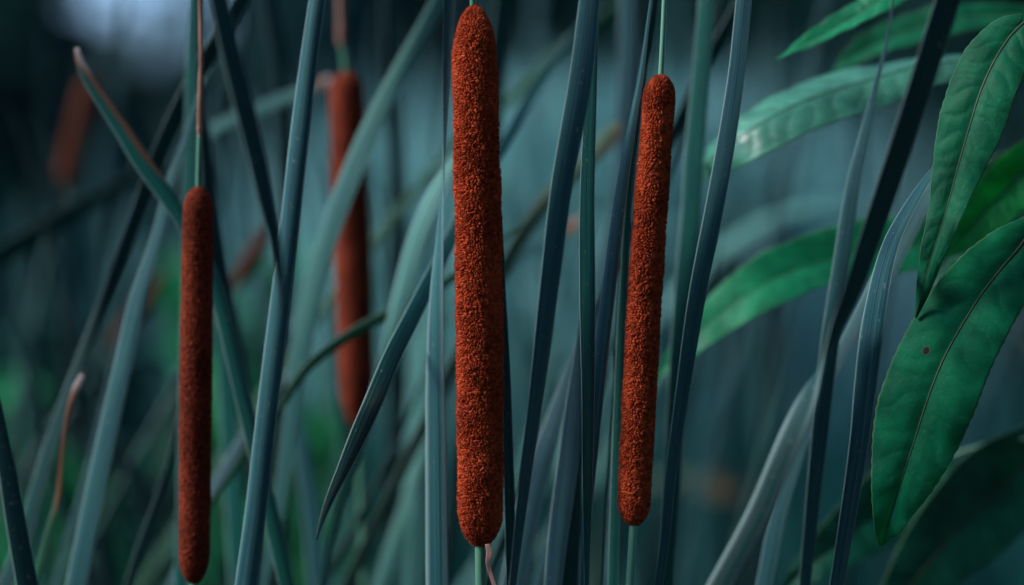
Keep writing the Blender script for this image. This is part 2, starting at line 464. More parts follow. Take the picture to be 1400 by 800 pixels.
blade('dark diagonal leaf crossing behind the upright teal leaf', 'deep_shade', 1.50,
      [(868, 300, 14, 30), (905, 215, 17, 30), (930, 165, 19, 30), (965, 92, 20, 25), (1003, 22, 18, 20), (1022, -12, 16, 20)])
blade('pale lilac blurred leaf dropping from the top edge between the sharp spikes', 'lilac', 1.58,
      [(790, 560, 10, -10), (806, 460, 12, -15), (822, 380, 15, -15), (842, 285, 18, -12), (852, 200, 22, -8), (857, 100, 24, -6), (859, -8, 24, -6)])
blade('wide lilac leaf fanning out low beside the broad dark leaf', 'lilac', 1.42,
      [(700, 810, 36, -10), (711, 755, 36, -10), (722, 700, 34, -10), (737, 640, 31, -10), (756, 580, 25, -12), (776, 515, 15, -15), (790, 470, 6, -15)], top=0.03)
blade('lilac speckled leaf in front of the wide lilac one, low in the middle', 'lilac', 1.36,
      [(755, 810, 24, -8), (762, 740, 27, -8), (770, 680, 29, -8), (778, 620, 28, -6), (784, 555, 22, -6), (790, 490, 12, -6), (796, 420, 5, -6)], top=0.04)
blade('dark leaf in the shade of the straight teal leaf, low in the middle', 'deep_shade', 1.40,
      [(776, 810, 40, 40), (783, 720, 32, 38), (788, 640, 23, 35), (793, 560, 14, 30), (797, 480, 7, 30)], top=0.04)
# --- right side
blade('thick dark leaf slanting across in front of the broad green leaves, twisting pale below', 'deep_shade', 1.205,
      [(972, 822, 31, 172), (1038, 700, 33, 170), (1078, 605, 34, 158), (1102, 550, 38, 128), (1122, 503, 41, 88), (1142, 452, 42, 62), (1164, 400, 42, 48), (1198, 300, 42, 38), (1232, 200, 42, 32), (1264, 100, 42, 30), (1300, -12, 43, 30)])
blade('slender blue-grey leaf passing behind the thick dark slanting leaf', 'slate', 1.37,
      [(1099, 810, 19, 30), (1110, 700, 23, 26), (1120, 600, 26, 22), (1133, 480, 26, 10), (1148, 375, 23, -5), (1167, 250, 19, -12), (1183, 180, 15, -15), (1199, 110, 7, -15), (1213, 55, 4, -10), (1222, -8, 3, 0)], top=0.05)
blade('slate leaf with bright thin edge standing before the spotted green leaf', 'slate', 1.275,
      [(1142, 812, 29, 40), (1160, 700, 30, 34), (1175, 600, 32, 27), (1184, 520, 33, 14), (1191, 460, 32, 4), (1199, 412, 29, -8, 1.285), (1208, 368, 26, -20, 1.295), (1223, 322, 23, -30, 1.305), (1243, 284, 19, -36, 1.31), (1264, 250, 14, -40, 1.315), (1290, 214, 6, -40, 1.32)], top=0.02)
blade('pale grey-green leaf threading behind the slate leaf to the dark slanting one', 'slate', 1.40,
      [(1042, 812, 22, -20), (1068, 690, 22, -20), (1091, 620, 19, -20), (1121, 540, 18, -20), (1150, 484, 18, -20), (1168, 450, 22, -22), (1196, 398, 28, -25), (1231, 335, 28, -28), (1260, 282, 24, -30), (1290, 238, 14, -30)], top=0.02)
# --- left side
blade('tall lit blue-grey leaf from top edge to bottom edge, left of the blurred spike', 'slate', 1.255,
      [(335, 812, 31, -6), (350, 700, 30, -6), (361, 600, 29, -6), (373, 500, 29, -6), (385, 400, 28, -8), (397, 300, 27, -8), (408, 200, 27, -10), (420, 100, 25, -10), (435, -8, 23, -10)], tf=0.24)
blade('pale blurred leaf sweeping in a curve across the blurred brown spike', 'pale', 1.50,
      [(354, 812, 20, -5), (368, 760, 19, -5), (384, 680, 20, -5), (395, 600, 22, -8), (406, 520, 25, -10), (416, 450, 29, -12), (432, 380, 30, -14), (455, 305, 30, -14), (478, 245, 30, -14), (506, 180, 29, -10), (541, 110, 26, 0), (571, 55, 23, 8), (604, -8, 18, 14)])
blade('dark leaf tip hanging down from the top edge over the tall blue-grey leaf', 'deep_shade', 1.165,
      [(297, -10, 26, -20), (315, 70, 28, -20), (335, 150, 29, -20), (350, 212, 27, -20), (365, 280, 23, -20), (376, 330, 17, -20), (384, 390, 9, -20), (388, 432, 2, -20)], ground=False, top=0,
      arch=[(-0.42, 1.10, -0.04, 0.011), (-0.40, 1.10, 0.6, 0.011), (-0.36, 1.10, 1.2, 0.011), (-0.30, 1.11, 1.66, 0.011), (-0.235, 1.13, 1.86, 0.011), (-0.195, 1.15, 1.80, 0.011)])
blade('long dark leaf slanting down from the top edge past the broken leaf tip', 'deep_shade', 1.46,
      [(4, 812, 26, -25), (20, 770, 25, -25), (50, 670, 22, -25), (75, 590, 20, -22), (101, 520, 18, -10), (130, 445, 17, 5), (155, 382, 18, 20), (185, 300, 21, 25), (215, 218, 24, 25), (250, 140, 25, 25), (296, 58, 24, 25), (338, -12, 22, 25)])
blade('pale teal leaf standing straight behind the brown-topped stalk of the shaded spike', 'teal', 1.45,
      [(246, 812, 18, -8), (252, 600, 18, -8), (256, 400, 18, -8), (259, 260, 19, -8), (261, 180, 19, -8), (262, 100, 17, -8), (264, 20, 13, -8), (265, -10, 11, -8)])
blade('dark leaf curving down along the unlit flank of the shaded spike', 'deep_shade', 1.50,
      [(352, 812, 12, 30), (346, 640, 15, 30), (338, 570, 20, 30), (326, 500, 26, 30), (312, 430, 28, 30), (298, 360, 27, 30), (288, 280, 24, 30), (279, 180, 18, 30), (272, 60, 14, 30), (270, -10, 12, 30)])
blade('dusty green blurred leaf low between shaded spike and tall blue-grey leaf', 'teal', 1.56,
      [(329, 812, 30, -12), (322, 700, 29, -12), (316, 620, 27, -12), (310, 540, 23, -12), (302, 460, 13, -12), (296, 400, 5, -12)], top=0.02)
blade('snapped leaf with pink and white withered tip, high near the shaded spike', 'teal', 1.41,
      [(322, 500, 22, 5), (300, 410, 22, 5), (264, 325, 22, 5), (240, 285, 23, 5), (215, 250, 24, 5), (190, 215, 24, 5), (165, 175, 21, 5), (140, 138, 18, 5), (119, 105, 15, 5), (110, 86, 12, 5), (105, 66, 6, 5)], top=0,
      dead=[0, 0, 0, 0.1, 0.38, 0.52, 0.62, 0.72, 0.82, 0.98, 1.2], dead_side=1)
blade('long blue-grey leaf rising behind the shaded spike from the bottom', 'slate', 1.42,
      [(102, 812, 30, -14), (118, 730, 29, -14), (138, 635, 28, -14), (152, 570, 27, -14), (168, 500, 26, -14), (191, 400, 23, -14), (204, 360, 20, -14), (219, 310, 18, -14), (233, 250, 15, -14), (250, 200, 11, -14), (268, 140, 5, -14)], top=0.02)
blade('dark leaf entering low at the picture edge, farthest from the green leaves', 'deep_shade', 1.245,
      [(40, 812, 31, 12), (30, 760, 29, 12), (18, 690, 27, 12), (6, 620, 23, 12), (-10, 540, 17, 12), (-30, 460, 10, 12)], top=0.05)
blade('thin withered leaf with pinkish hooked tip, low beside the long blue-grey leaf', 'green', 1.41,
      [(45, 812, 9, -10), (65, 730, 9, -10), (79, 680, 8, -5), (83, 640, 6, 0), (87, 600, 5, 0), (95, 555, 7, 0), (104, 530, 10, 0), (113, 512, 7, 0)], top=0, dead=[0, 0.2, 0.42, 0.48, 0.5, 0.6, 0.95, 1.2])
blade('thin dark green leaf slanting at the foot of the shaded spike', 'deep_shade', 1.46,
      [(173, 812, 13, 10), (192, 750, 13, 10), (212, 695, 12, 10), (235, 620, 9, 10), (247, 555, 4, 10)], top=0.02)
blade('lilac thin leaf slanting behind the lower end of the shaded spike', 'lilac', 1.52,
      [(232, 812, 15, -15), (268, 720, 15, -15), (297, 660, 15, -15), (325, 610, 13, -15), (360, 556, 11, -15), (400, 500, 7, -15)], top=0.02)
blade('narrow green leaf slanting across the lower part of the blurred brown spike', 'green', 1.47,
      [(380, 560, 11, 10), (425, 498, 14, 10), (470, 463, 15, 10), (525, 432, 15, 10), (562, 414, 13, 10), (602, 391, 12, 10), (645, 360, 9, 10), (690, 325, 5, 10)], top=0.02)
blade('long dark leaf with drooping point, slanting from behind the tallest spike', 'deep_shade', 1.32,
      [(800, 30, 13, 15, 1.62), (744, 103, 15, 15, 1.56), (690, 196, 16, 15, 1.48), (630, 300, 18, 12, 1.42), (605, 350, 20, 10, 1.40), (585, 390, 22, 5, 1.38), (560, 440, 24, 0, 1.355), (535, 490, 25, -5, 1.335), (510, 550, 26, -5), (490, 595, 24, -5), (470, 640, 18, -5), (452, 680, 12, -5), (440, 712, 7, -5), (433, 738, 2, -5)], ground=False, top=0,
      arch=[(0.06, 1.86, -0.04, 0.008), (0.06, 1.86, 0.7, 0.008), (0.07, 1.85, 1.3, 0.008), (0.085, 1.80, 1.66, 0.008), (0.085, 1.73, 1.74, 0.008)])
blade('pale curved leaf beside the twisted slate leaf, darkening towards its foot', 'pale', 1.43,
      [(441, 812, 13, 40), (455, 730, 15, 40), (466, 690, 16, 38), (482, 640, 17, 35), (508, 556, 19, 25), (525, 500, 22, 5), (538, 450, 25, -10), (550, 400, 29, -20), (563, 350, 31, -25), (580, 300, 31, -28), (604, 250, 26, -30), (626, 212, 14, -30), (648, 180, 5, -30)], top=0.02,
      dead=[0, 0, 0.25, 0.25, 0.25, 0.3, 0.15, 0, 0, 0, 0, 0, 0], dead_side=-1)
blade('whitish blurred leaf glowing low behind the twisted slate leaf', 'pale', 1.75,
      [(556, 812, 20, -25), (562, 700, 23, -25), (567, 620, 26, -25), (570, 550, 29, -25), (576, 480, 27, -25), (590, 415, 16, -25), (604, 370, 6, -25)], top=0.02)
blade('dark blue blurred leaf upright behind the sweeping pale leaf', 'deep_shade', 1.78,
      [(535, 812, 20, 25), (538, 600, 22, 25), (542, 400, 23, 25), (544, 300, 24, 25), (542, 200, 24, 25), (537, 100, 24, 25), (533, -8, 23, 25)])
blade('dark blue blurred leaf leaning left of the tall blue-grey leaf at the top edge', 'deep_shade', 1.72,
      [(384, 600, 18, 25), (389, 430, 21, 25), (392, 340, 23, 25), (392, 260, 24, 25), (389, 130, 25, 25), (380, 70, 25, 25), (366, -10, 24, 25)])
blade('pale snapped leaf with whitish end lying across behind the tall blue-grey leaf', 'pale', 1.66,
      [(262, 330, 14, 0), (262, 250, 14, 0), (266, 206, 14, -5), (284, 184, 15, -10), (350, 151, 15, -10), (409, 127, 15, -10), (440, 113, 14, -10), (453, 107, 9, -10)], top=0,
      dead=[0, 0, 0, 0, 0, 0, 0.75, 1.2])
blade('dark blurred leaf slanting in from the edge beneath the far brown spike', 'deep_shade', 1.85,
      [(-90, 405, 34, 35), (0, 350, 34, 35), (80, 302, 32, 35), (140, 268, 27, 35), (190, 240, 18, 35), (225, 218, 6, 35)], top=0)
blade('blurred leaf with orange-streaked blunt tip, slanting behind the straight teal leaf', 'straw', 1.56,
      [(610, 520, 18, 20), (640, 460, 19, 20), (668, 408, 20, 20), (695, 355, 21, 18), (721, 310, 21, 12), (750, 271, 22, 5), (777, 244, 23, 0), (806, 216, 24, -5), (824, 197, 25, -8), (838, 180, 22, -8), (847, 167, 10, -8)], top=0,
      dead=[0, 0, 0, 0, 0, 0, 0.1, 0.25, 0.42, 0.55, 0.7], dead_side=1)
blade('pale leaf with short orange broken tip behind the broad dark leaf', 'pale', 1.62,
      [(600, 560, 16, -20), (640, 450, 18, -20), (678, 384, 21, -25), (706, 352, 23, -28), (735, 333, 23, -28), (760, 321, 21, -25), (782, 308, 18, -20), (795, 298, 9, -15)], top=0,
      dead=[0, 0, 0, 0, 0, 0.2, 0.75, 0.95])
blade('green blurred leaf slanting high between the tallest spike and the broad dark leaf', 'green', 1.68,
      [(560, 270, 13, -10), (620, 200, 13, -12), (684, 146, 14, -14), (720, 116, 18, -10), (755, 86, 21, 0), (786, 57, 21, 8), (830, 22, 19, 12), (866, -8, 16, 12)])
blade('pale teal blurred leaf slanting low behind the rusty spike', 'pale', 1.62,
      [(690, 835, 20, 10), (715, 793, 21, 10), (746, 746, 23, 5), (780, 702, 25, -5), (812, 656, 27, -15), (838, 612, 26, -15), (872, 560, 20, -15), (910, 510, 12, -15), (950, 460, 5, -15)], top=0.02)

# --- softer leaves farther back
blade('blue-grey blurred leaf low under the sweeping pale leaf', 'slate', 1.62,
      [(436, 812, 26, -10), (426, 700, 25, -10), (414, 620, 22, -10), (408, 560, 16, -10), (404, 500, 8, -10)], top=0.03)
blade('dim teal blurred leaf standing low between blurred spike and drooping point', 'deep_shade', 1.85,
      [(492, 812, 22, 20), (488, 700, 22, 20), (478, 600, 22, 20), (470, 500, 18, 20), (464, 380, 14, 20)], top=0.1)
blade('faint grey leaf leaning across the open gap right of the rusty spike', 'pale', 2.05,
      [(900, 430, 16, -40), (960, 365, 22, -50), (1010, 325, 24, -55), (1060, 298, 22, -55), (1130, 280, 15, -55), (1200, 275, 6, -55)], top=0)
blade('faint teal leaf upright behind the green arching leaf', 'deep_shade', 2.3,
      [(1040, 812, 18, 10), (1046, 600, 19, 10), (1050, 400, 19, 10), (1056, 200, 16, 10), (1062, 40, 12, 10)])
blade('faint dark leaf upright far back in the open gap', 'deep_shade', 2.5,
      [(1000, 812, 20, 20), (996, 600, 20, 20), (1001, 420, 18, 20), (1010, 250, 14, 20), (1020, 120, 8, 20)], top=0.1)
blade('blurred dark leaf rising at the far edge below the far brown spike', 'deep_shade', 1.9,
      [(150, 812, 22, 20), (120, 640, 22, 20), (100, 500, 20, 20), (86, 380, 16, 20), (76, 260, 10, 20)], top=0.05)
blade('blurred teal leaf low behind the thin withered leaf', 'deep_shade', 2.0,
      [(60, 812, 24, -10), (46, 680, 24, -10), (38, 560, 20, -10), (34, 450, 14, -10), (30, 340, 8, -10)], top=0.05)
blade('blurred teal leaf showing between the tallest spike and the narrow dark leaf foot', 'teal', 1.7,
      [(668, 812, 24, 10), (660, 660, 24, 10), (652, 500, 22, 10), (650, 300, 18, 10), (655, 100, 14, 10), (662, -10, 12, 10)])
blade('dark blurred leaf beside the blunt end of the tallest spike at the top', 'deep_shade', 1.62,
      [(640, 500, 16, 20), (660, 300, 22, 20), (672, 180, 26, 20), (680, 80, 28, 20), (690, -10, 28, 20)])



# --- narrow leaves far back, too soft to tell one from another
FAR = [  # lower end, upper end (photograph pixels), width, distance, tint, facing
    (20, 820, 70, -20, 13, 2.3, 'deep_shade', 20, 'past the far brown spike'), (120, 820, 165, 60, 12, 2.1, 'deep_shade', -10, 'between the far brown spike and the snapped leaf'), (205, 820, 330, 40, 12, 2.0, 'deep_shade', 20, 'slanting behind the snapped leaf'), (300, 820, 262, 330, 12, 1.9, 'teal', 10, 'behind the dusty green leaf'),
    (410, 820, 330, 120, 12, 2.2, 'deep_shade', 15, 'slanting up to the pale snapped leaf'), (455, 820, 505, 90, 13, 2.0, 'slate', -15, 'climbing beside the blurred spike'), (505, 820, 440, 360, 12, 1.8, 'teal', 0, 'low behind the foot of the blurred spike'), (560, 820, 610, 60, 12, 2.1, 'deep_shade', 20, 'behind the top of the sweeping pale leaf'),
    (522, 820, 640, 420, 14, 1.75, 'teal', -10, 'slanting low to the tallest spike'), (610, 820, 520, 300, 11, 1.9, 'deep_shade', 15, 'slanting behind the drooping point'), (690, 820, 730, 60, 14, 2.4, 'slate', -15, 'rising just beyond the tallest spike'), (745, 820, 700, 330, 14, 2.0, 'teal', 0, 'low behind the narrow dark leaf'),
    (735, 820, 840, 380, 13, 1.8, 'slate', -15, 'slanting low behind the straight teal leaf'), (860, 820, 790, 160, 12, 2.2, 'pale', -10, 'rising behind the orange-streaked tip'), (880, 820, 990, 260, 12, 1.9, 'deep_shade', 15, 'slanting low beyond the rusty spike'), (960, 820, 925, 60, 12, 2.5, 'slate', -10, 'beyond the blurred upright teal leaf'),
    (1010, 820, 1105, 120, 13, 2.2, 'deep_shade', 15, 'slanting up to the pale arching leaf'), (1085, 820, 1010, 360, 13, 2.4, 'teal', -5, 'low in the open gap'), (1150, 820, 1240, 150, 13, 1.9, 'deep_shade', 20, 'slanting behind the thick dark leaf'), (1215, 820, 1165, 60, 12, 2.3, 'deep_shade', 10, 'low behind the slate leaf with bright edge'),
    (575, 820, 616, 300, 8, 1.5, 'teal', -10, 'a thin line beside the twisted slate leaf'), (430, 820, 598, 470, 9, 1.56, 'deep_shade', 10, 'slanting under the long dark drooping leaf'), (726, 820, 806, 500, 9, 1.5, 'slate', -15, 'a thin line among the lilac leaves'),
    (824, 820, 870, 350, 8, 1.47, 'slate', -20, 'a thin line against the rusty spike'), (915, 240, 990, -12, 7, 1.5, 'deep_shade', 10, 'a thin dark line by the pale green stalk'), (70, 820, 160, 470, 10, 1.56, 'slate', -15, 'thin beside the long blue-grey leaf'),
    (215, 820, 305, 500, 9, 1.6, 'teal', 0, 'thin behind the lower half of the shaded spike'), (130, 820, 30, 470, 12, 1.66, 'deep_shade', 20, 'thin and leaning outward in the lower corner'), (175, 640, 42, 235, 12, 1.75, 'deep_shade', 20, 'leaning outward beneath the far brown spike'),
    (690, 700, 768, 430, 9, 1.6, 'pale', -15, 'thin and pale low beyond the tallest spike'), (985, 820, 1075, 470, 10, 1.7, 'teal', 0, 'thin in the lower open gap'), (1000, 520, 1130, -12, 8, 1.85, 'slate', -10, 'thin and slanting through the pale arching leaf'),
]
for xa, ya, xb, yb, w_, d_, tn, ph_, where in FAR:
    mx_ = (xa + xb) / 2 + (xb - xa) * 0.06
    blade('narrow soft-focus leaf far back, ' + where, tn, d_, [(xa, ya, w_, ph_), (mx_, (ya + yb) / 2, w_, ph_), (xb, yb, w_ * (0.8 if yb < 70 else 0.3), ph_)], top=(0.25 if yb < 70 else 0.05), bend=0.04, group='soft-focus leaves far back')
blade('tan dry leaf scrap lying blurred in the gap beyond the rusty spike foot', 'straw', 2.5,
      [(930, 655, 20, -20), (955, 662, 30, -20), (990, 668, 32, -20), (1015, 672, 14, -20)], top=0, dead=[0.3, 0.4, 0.42, 0.4])


def value_noise(nu, nv, per_u, rng_):
    """periodic-in-u smooth value noise sampled on an (nv, nu) grid with per_u cells round and as many rows as fit"""
    cells_u = per_u[0]; cells_v = per_u[1]
    g = rng_.random((cells_v + 2, cells_u))
    u = np.linspace(0, cells_u, nu, endpoint=False); v = np.linspace(0, cells_v, nv)
    iu = np.floor(u).astype(int); fu = u - iu; iv = np.minimum(np.floor(v).astype(int), cells_v); fv = v - iv
    fu = fu * fu * (3 - 2 * fu); fv = fv * fv * (3 - 2 * fv)
    a = g[np.ix_(iv, iu % cells_u)]; b = g[np.ix_(iv, (iu + 1) % cells_u)]
    c = g[np.ix_(iv + 1, iu % cells_u)]; d = g[np.ix_(iv + 1, (iu + 1) % cells_u)]
    return (a * (1 - fu) + b * fu) * (1 - fv)[:, None] + (c * (1 - fu) + d * fu) * fv[:, None]


def clumps(nu, nv, cu, cv, rg):
    """height of a fleece of rounded tufts on an (nv, nu) grid, periodic round the spike: F2 - F1 of jittered points"""
    jx = rg.uniform(0.08, 0.92, (cv + 2, cu)); jy = rg.uniform(0.08, 0.92, (cv + 2, cu)); hh = rg.uniform(0.8, 1.0, (cv + 2, cu))
    u = np.linspace(0, cu, nu, endpoint=False); v = np.linspace(0, cv, nv) + 0.5
    Ug, Vg = np.meshgrid(u, v)
    Ug = Ug + 2.4 * (value_noise(nu, nv, (max(4, cu // 3), max(6, cv // 3)), rg) - 0.5) + 0.5 * (value_noise(nu, nv, (cu, cv), rg) - 0.5)
    Vg = np.clip(Vg + 2.4 * (value_noise(nu, nv, (max(4, cu // 3), max(6, cv // 3)), rg) - 0.5) + 0.5 * (value_noise(nu, nv, (cu, cv), rg) - 0.5), 0, cv + 0.99)
    iu = np.floor(Ug).astype(int); iv = np.floor(Vg).astype(int)
    f1 = np.full(Ug.shape, 9.0); f2 = np.full(Ug.shape, 9.0); hb = np.ones(Ug.shape)
    for du in (-1, 0, 1):
        for dv in (-1, 0, 1):
            cx = iu + du; cy = np.clip(iv + dv, 0, cv + 1)
            dd = np.hypot(cx + jx[cy, cx % cu] - Ug, (iv + dv) + jy[cy, cx % cu] - Vg)
            near = dd < f1
            f2 = np.where(near, f1, np.minimum(f2, dd)); hb = np.where(near, hh[cy, cx % cu], hb); f1 = np.where(near, dd, f1)
    return np.clip((f2 - f1) * 2.6, 0, 1) ** 0.6 * hb


FUZZ = {
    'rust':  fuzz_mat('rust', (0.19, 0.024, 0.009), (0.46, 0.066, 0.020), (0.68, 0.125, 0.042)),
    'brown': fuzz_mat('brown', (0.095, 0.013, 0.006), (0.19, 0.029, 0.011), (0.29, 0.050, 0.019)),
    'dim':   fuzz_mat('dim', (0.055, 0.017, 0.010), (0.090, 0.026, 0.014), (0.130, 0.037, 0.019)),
}
STALK = simple_mat('cattail_stalk', (0.045, 0.16, 0.095), (0.11, 0.29, 0.18), scale=30, rough=0.45, stretch=(8, 8, 0.6))
STALK_PALE = simple_mat('cattail_stalk_pale', (0.12, 0.33, 0.22), (0.20, 0.44, 0.31), scale=30, rough=0.45, stretch=(8, 8, 0.6))
STALK_DIM = simple_mat('cattail_stalk_dim', (0.010, 0.06, 0.05), (0.03, 0.11, 0.09), scale=30, rough=0.5, stretch=(8, 8, 0.6))
RACHIS = simple_mat('withered_tip', (0.15, 0.065, 0.045), (0.34, 0.19, 0.135), scale=160, rough=0.8, stretch=(2, 2, 0.5), bump=0.8)
BRACT = simple_mat('dry_bract', (0.26, 0.12, 0.10), (0.48, 0.30, 0.26), scale=90, rough=0.7, stretch=(3, 3, 0.5), trans=0.25)


def tube_mesh(name, C, Rr, seg=12, wob=0.0):
    C = np.asarray(C, float); Rr = np.asarray(Rr, float)
    T, S, N = frames(C, np.zeros(len(C)))
    th = np.linspace(0, 2 * np.pi, seg, endpoint=False)
    rr = Rr[:, None] * (1 + wob * nrg.normal(0, 1, (len(C), seg)))
    V = C[:, None, :] + S[:, None, :] * (np.cos(th)[None, :, None] * rr[:, :, None]) + N[:, None, :] * (np.sin(th)[None, :, None] * rr[:, :, None])
    n = len(C)
    i, j = np.meshgrid(np.arange(n - 1), np.arange(seg), indexing='ij')
    a = (i * seg + j).ravel(); b = (i * seg + (j + 1) % seg).ravel()
    F = np.stack([a, b, b + seg, a + seg], 1)
    loops = list(F.ravel()); sizes = [4] * len(F)
    loops += list(range(seg))[::-1] + [(n - 1) * seg + q for q in range(seg)]; sizes += [seg, seg]
    return mesh_np(name, V.reshape(-1, 3), loops, sizes)


def spike_profile(t, r, capb, capt, L_):
    """radius along the spike (t from 0 at the foot to 1 at the top), domed ends"""
    s = t * L_
    f = np.ones_like(t)
    kb = np.clip(s / capb, 0, 1); kt = np.clip((L_ - s) / capt, 0, 1)
    f = np.sqrt(np.clip(1 - (1 - kb) ** 2.2, 0, 1)) * np.sqrt(np.clip(1 - (1 - kt) ** 2.2, 0, 1))
    sw = 0.94 + 0.06 * np.sin(np.pi * np.clip(t * 1.05, 0, 1)) 
    return np.maximum(r * f * sw, r * 0.16)


def cattail(label, d, foot, tip, wpx, mat, detail, up=None, rach=None, seed=1, capb=0.016, capt=0.012, bract=False, dtop=None, amp=1.0, cell=0.9, bow=0.0, stalk_px=13, stalk_up_px=7, stalk_mat=None):
    """foot, tip: photograph pixels of the two ends of the brown spike; up: list of stalk points above; rach: withered tip points"""
    rg = np.random.default_rng(seed)
    dt = dtop or d
    A = np.array(at(*foot, d)); B = np.array(at(*tip, dt))
    Td = unit(A - B)
    gpts = to_ground(A, Td, 0.0, 8)
    G = np.array([g[:3] for g in gpts])[::-1]
    root = empty('cattail', G[0])
    tag(root, label, 'cattail', 'cattails with brown spikes')
    L_ = np.linalg.norm(B - A); r = wpx * 0.5 * PXW * d
    base = np.array(root.location)
    # stalk below: soil to foot, running a little into the spike
    w_s = stalk_px * 0.5 * PXW * d
    Cs = catmull(np.vstack([G, A, A + (B - A) * 0.08]), 5)
    link('stalk', tube_mesh('stalk', Cs - base, np.linspace(w_s * 1.35, w_s, len(Cs)), 14), stalk_mat or STALK, root).matrix_parent_inverse = Matrix()
    # spike body with fleecy clumps
    nu, nv = detail
    t = np.linspace(0, 1, nv); th = np.linspace(0, 2 * np.pi, nu, endpoint=False)
    prof = spike_profile(t, r, capb, capt, L_)
    cu = max(8, int(2 * np.pi * r / (0.0019 * cell))); cv = max(12, int(L_ / (0.0014 * cell)))
    h1 = value_noise(nu, nv, (cu, cv), rg); h2 = value_noise(nu, nv, (int(cu * 2.3), int(cv * 2.1)), rg)
    h3 = value_noise(nu, nv, (max(4, cu // 5), max(6, cv // 9)), rg)
    cl = clumps(nu, nv, cu, cv, rg)
    h = (cl - 0.8) * 0.0018 * amp + (h2 - 0.5) * 0.0003 * amp + (h1 - 0.5) * 0.0004 * amp + (h3 - 0.5) * 0.0006 * amp ** 2
    ax = unit(B - A)
    S = unit(np.cross([0., 1., 0.], ax)); N = np.cross(S, ax)
    bowv = (4 * t * (1 - t))[:, None] * bow * S
    ctr = A + (B - A) * t[:, None] + bowv
    rad = S[None, :] * np.cos(th)[:, None] + N[None, :] * np.sin(th)[:, None]      # nu,3
    endf = np.clip(prof / r, 0.25, 1)
    RR = prof[:, None] - 0.0007 + h * endf[:, None]
    V = ctr[:, None, :] + rad[None] * RR[:, :, None]
    i, j = np.meshgrid(np.arange(nv - 1), np.arange(nu), indexing='ij')
    a = (i * nu + j).ravel(); b = (i * nu + (j + 1) % nu).ravel()
    F = np.stack([a, b, b + nu, a + nu], 1)
    loops = np.concatenate([F.ravel(), np.arange(nu)[::-1], (nv - 1) * nu + np.arange(nu)])
    sizes = np.concatenate([np.full(len(F), 4), [nu, nu]])
    body = link('spike', mesh_np('spike', V.reshape(-1, 3) - base, loops, sizes), FUZZ[mat], root)
    body.matrix_parent_inverse = Matrix()
    # short curled hairs, one sliver each, leaning with the clumps
    nh = int(nu * nv * 0.55)
    if nh > 4000:
        ii = rg.integers(1, nv - 1, nh); jj = rg.integers(0, nu, nh)
        on_top = rg.random(nh) < np.clip(cl[ii, jj] * 1.6, 0.12, 1)
        ii, jj = ii[on_top], jj[on_top]; nh = len(ii)
        P = V[ii, jj]
        gu = (np.roll(h, -1, 1) - np.roll(h, 1, 1))[ii, jj]; gv = np.gradient(h, axis=0)[ii, jj]
        out = rad[jj]
        slope = np.gradient(prof, t * L_)[ii]
        out = unit(out - ax[None] * slope[:, None].clip(-2, 2))
        tan = np.cross(ax, rad[jj])
        k = 1500.0
        dirv = unit(out + tan * (-gu * k)[:, None].clip(-0.7, 0.7) + ax * (-gv * k)[:, None].clip(-0.7, 0.7) + rg.normal(0, 0.38, (nh, 3)) - np.array([0, 0, 0.10]))
        ln = rg.uniform(0.00025, 0.00065, nh) * amp * (0.6 + 0.4 * endf[ii]) * np.where(rg.random(nh) < 0.004, 2.2, 1.0)
        wd = unit(np.cross(dirv, rg.normal(0, 1, (nh, 3)))) * rg.uniform(0.00005, 0.00011, nh)[:, None]
        curl = unit(rg.normal(0, 1, (nh, 3)) + ax * 0.2) * (ln * 0.35)[:, None]
        m1 = P + dirv * (ln * 0.55)[:, None]
        tipv = P + dirv * ln[:, None] + curl
        HV = np.stack([P - wd, P + wd, m1 + wd * 0.8, m1 - wd * 0.8, tipv], 1).reshape(-1, 3)
        q = np.arange(nh) * 5
        lo = np.stack([q, q + 1, q + 2, q + 3, q + 3, q + 2, q + 4], 1).ravel()
        si = np.tile([4, 3], nh)
        hz = link('fuzz', mesh_np('fuzz', HV - base, lo, si, smooth=False), FUZZ[mat], body)
        hz.matrix_parent_inverse = Matrix(); tag(hz, kind='stuff')
    # stalk above and withered male part
    if up:
        U = np.vstack([B - (B - A) * 0.05, [np.array(at(x, y, dt)) for x, y in up]])
        Cu = catmull(U, 6)
        wu = stalk_up_px * 0.5 * PXW * d
        link('upper_stalk', tube_mesh('upper_stalk', Cu - base, np.linspace(wu, wu * 0.8, len(Cu)), 12), STALK_PALE if mat == 'brown2' else (stalk_mat or STALK), root).matrix_parent_inverse = Matrix()
    if rach:
        Rp = catmull(np.array([np.array(at(x, y, dt)) for x, y, _ in rach]), 14)
        rw = np.interp(np.linspace(0, 1, len(Rp)), np.linspace(0, 1, len(rach)), [w * 0.5 * PXW * d for _, _, w in rach])
        link('withered_tip', tube_mesh('withered_tip', Rp - base, rw * (1 + 0.05 * rg.normal(0, 1, len(rw))), 10, 0.06), RACHIS, root).matrix_parent_inverse = Matrix()
    if bract:
        bp = np.array([(*np.array(at(x, y, d - 0.008)), w * PXW * d, p) for x, y, w, p in bract])
        Db = catmull(bp, 8)
        me = strap_mesh('bract', Db[:, :3] - base, np.maximum(Db[:, 3], 0.0003), Db[:, 4], 0.10, 0.06, 0.12)
        link('bract', me, BRACT, root).matrix_parent_inverse = Matrix()
    return root


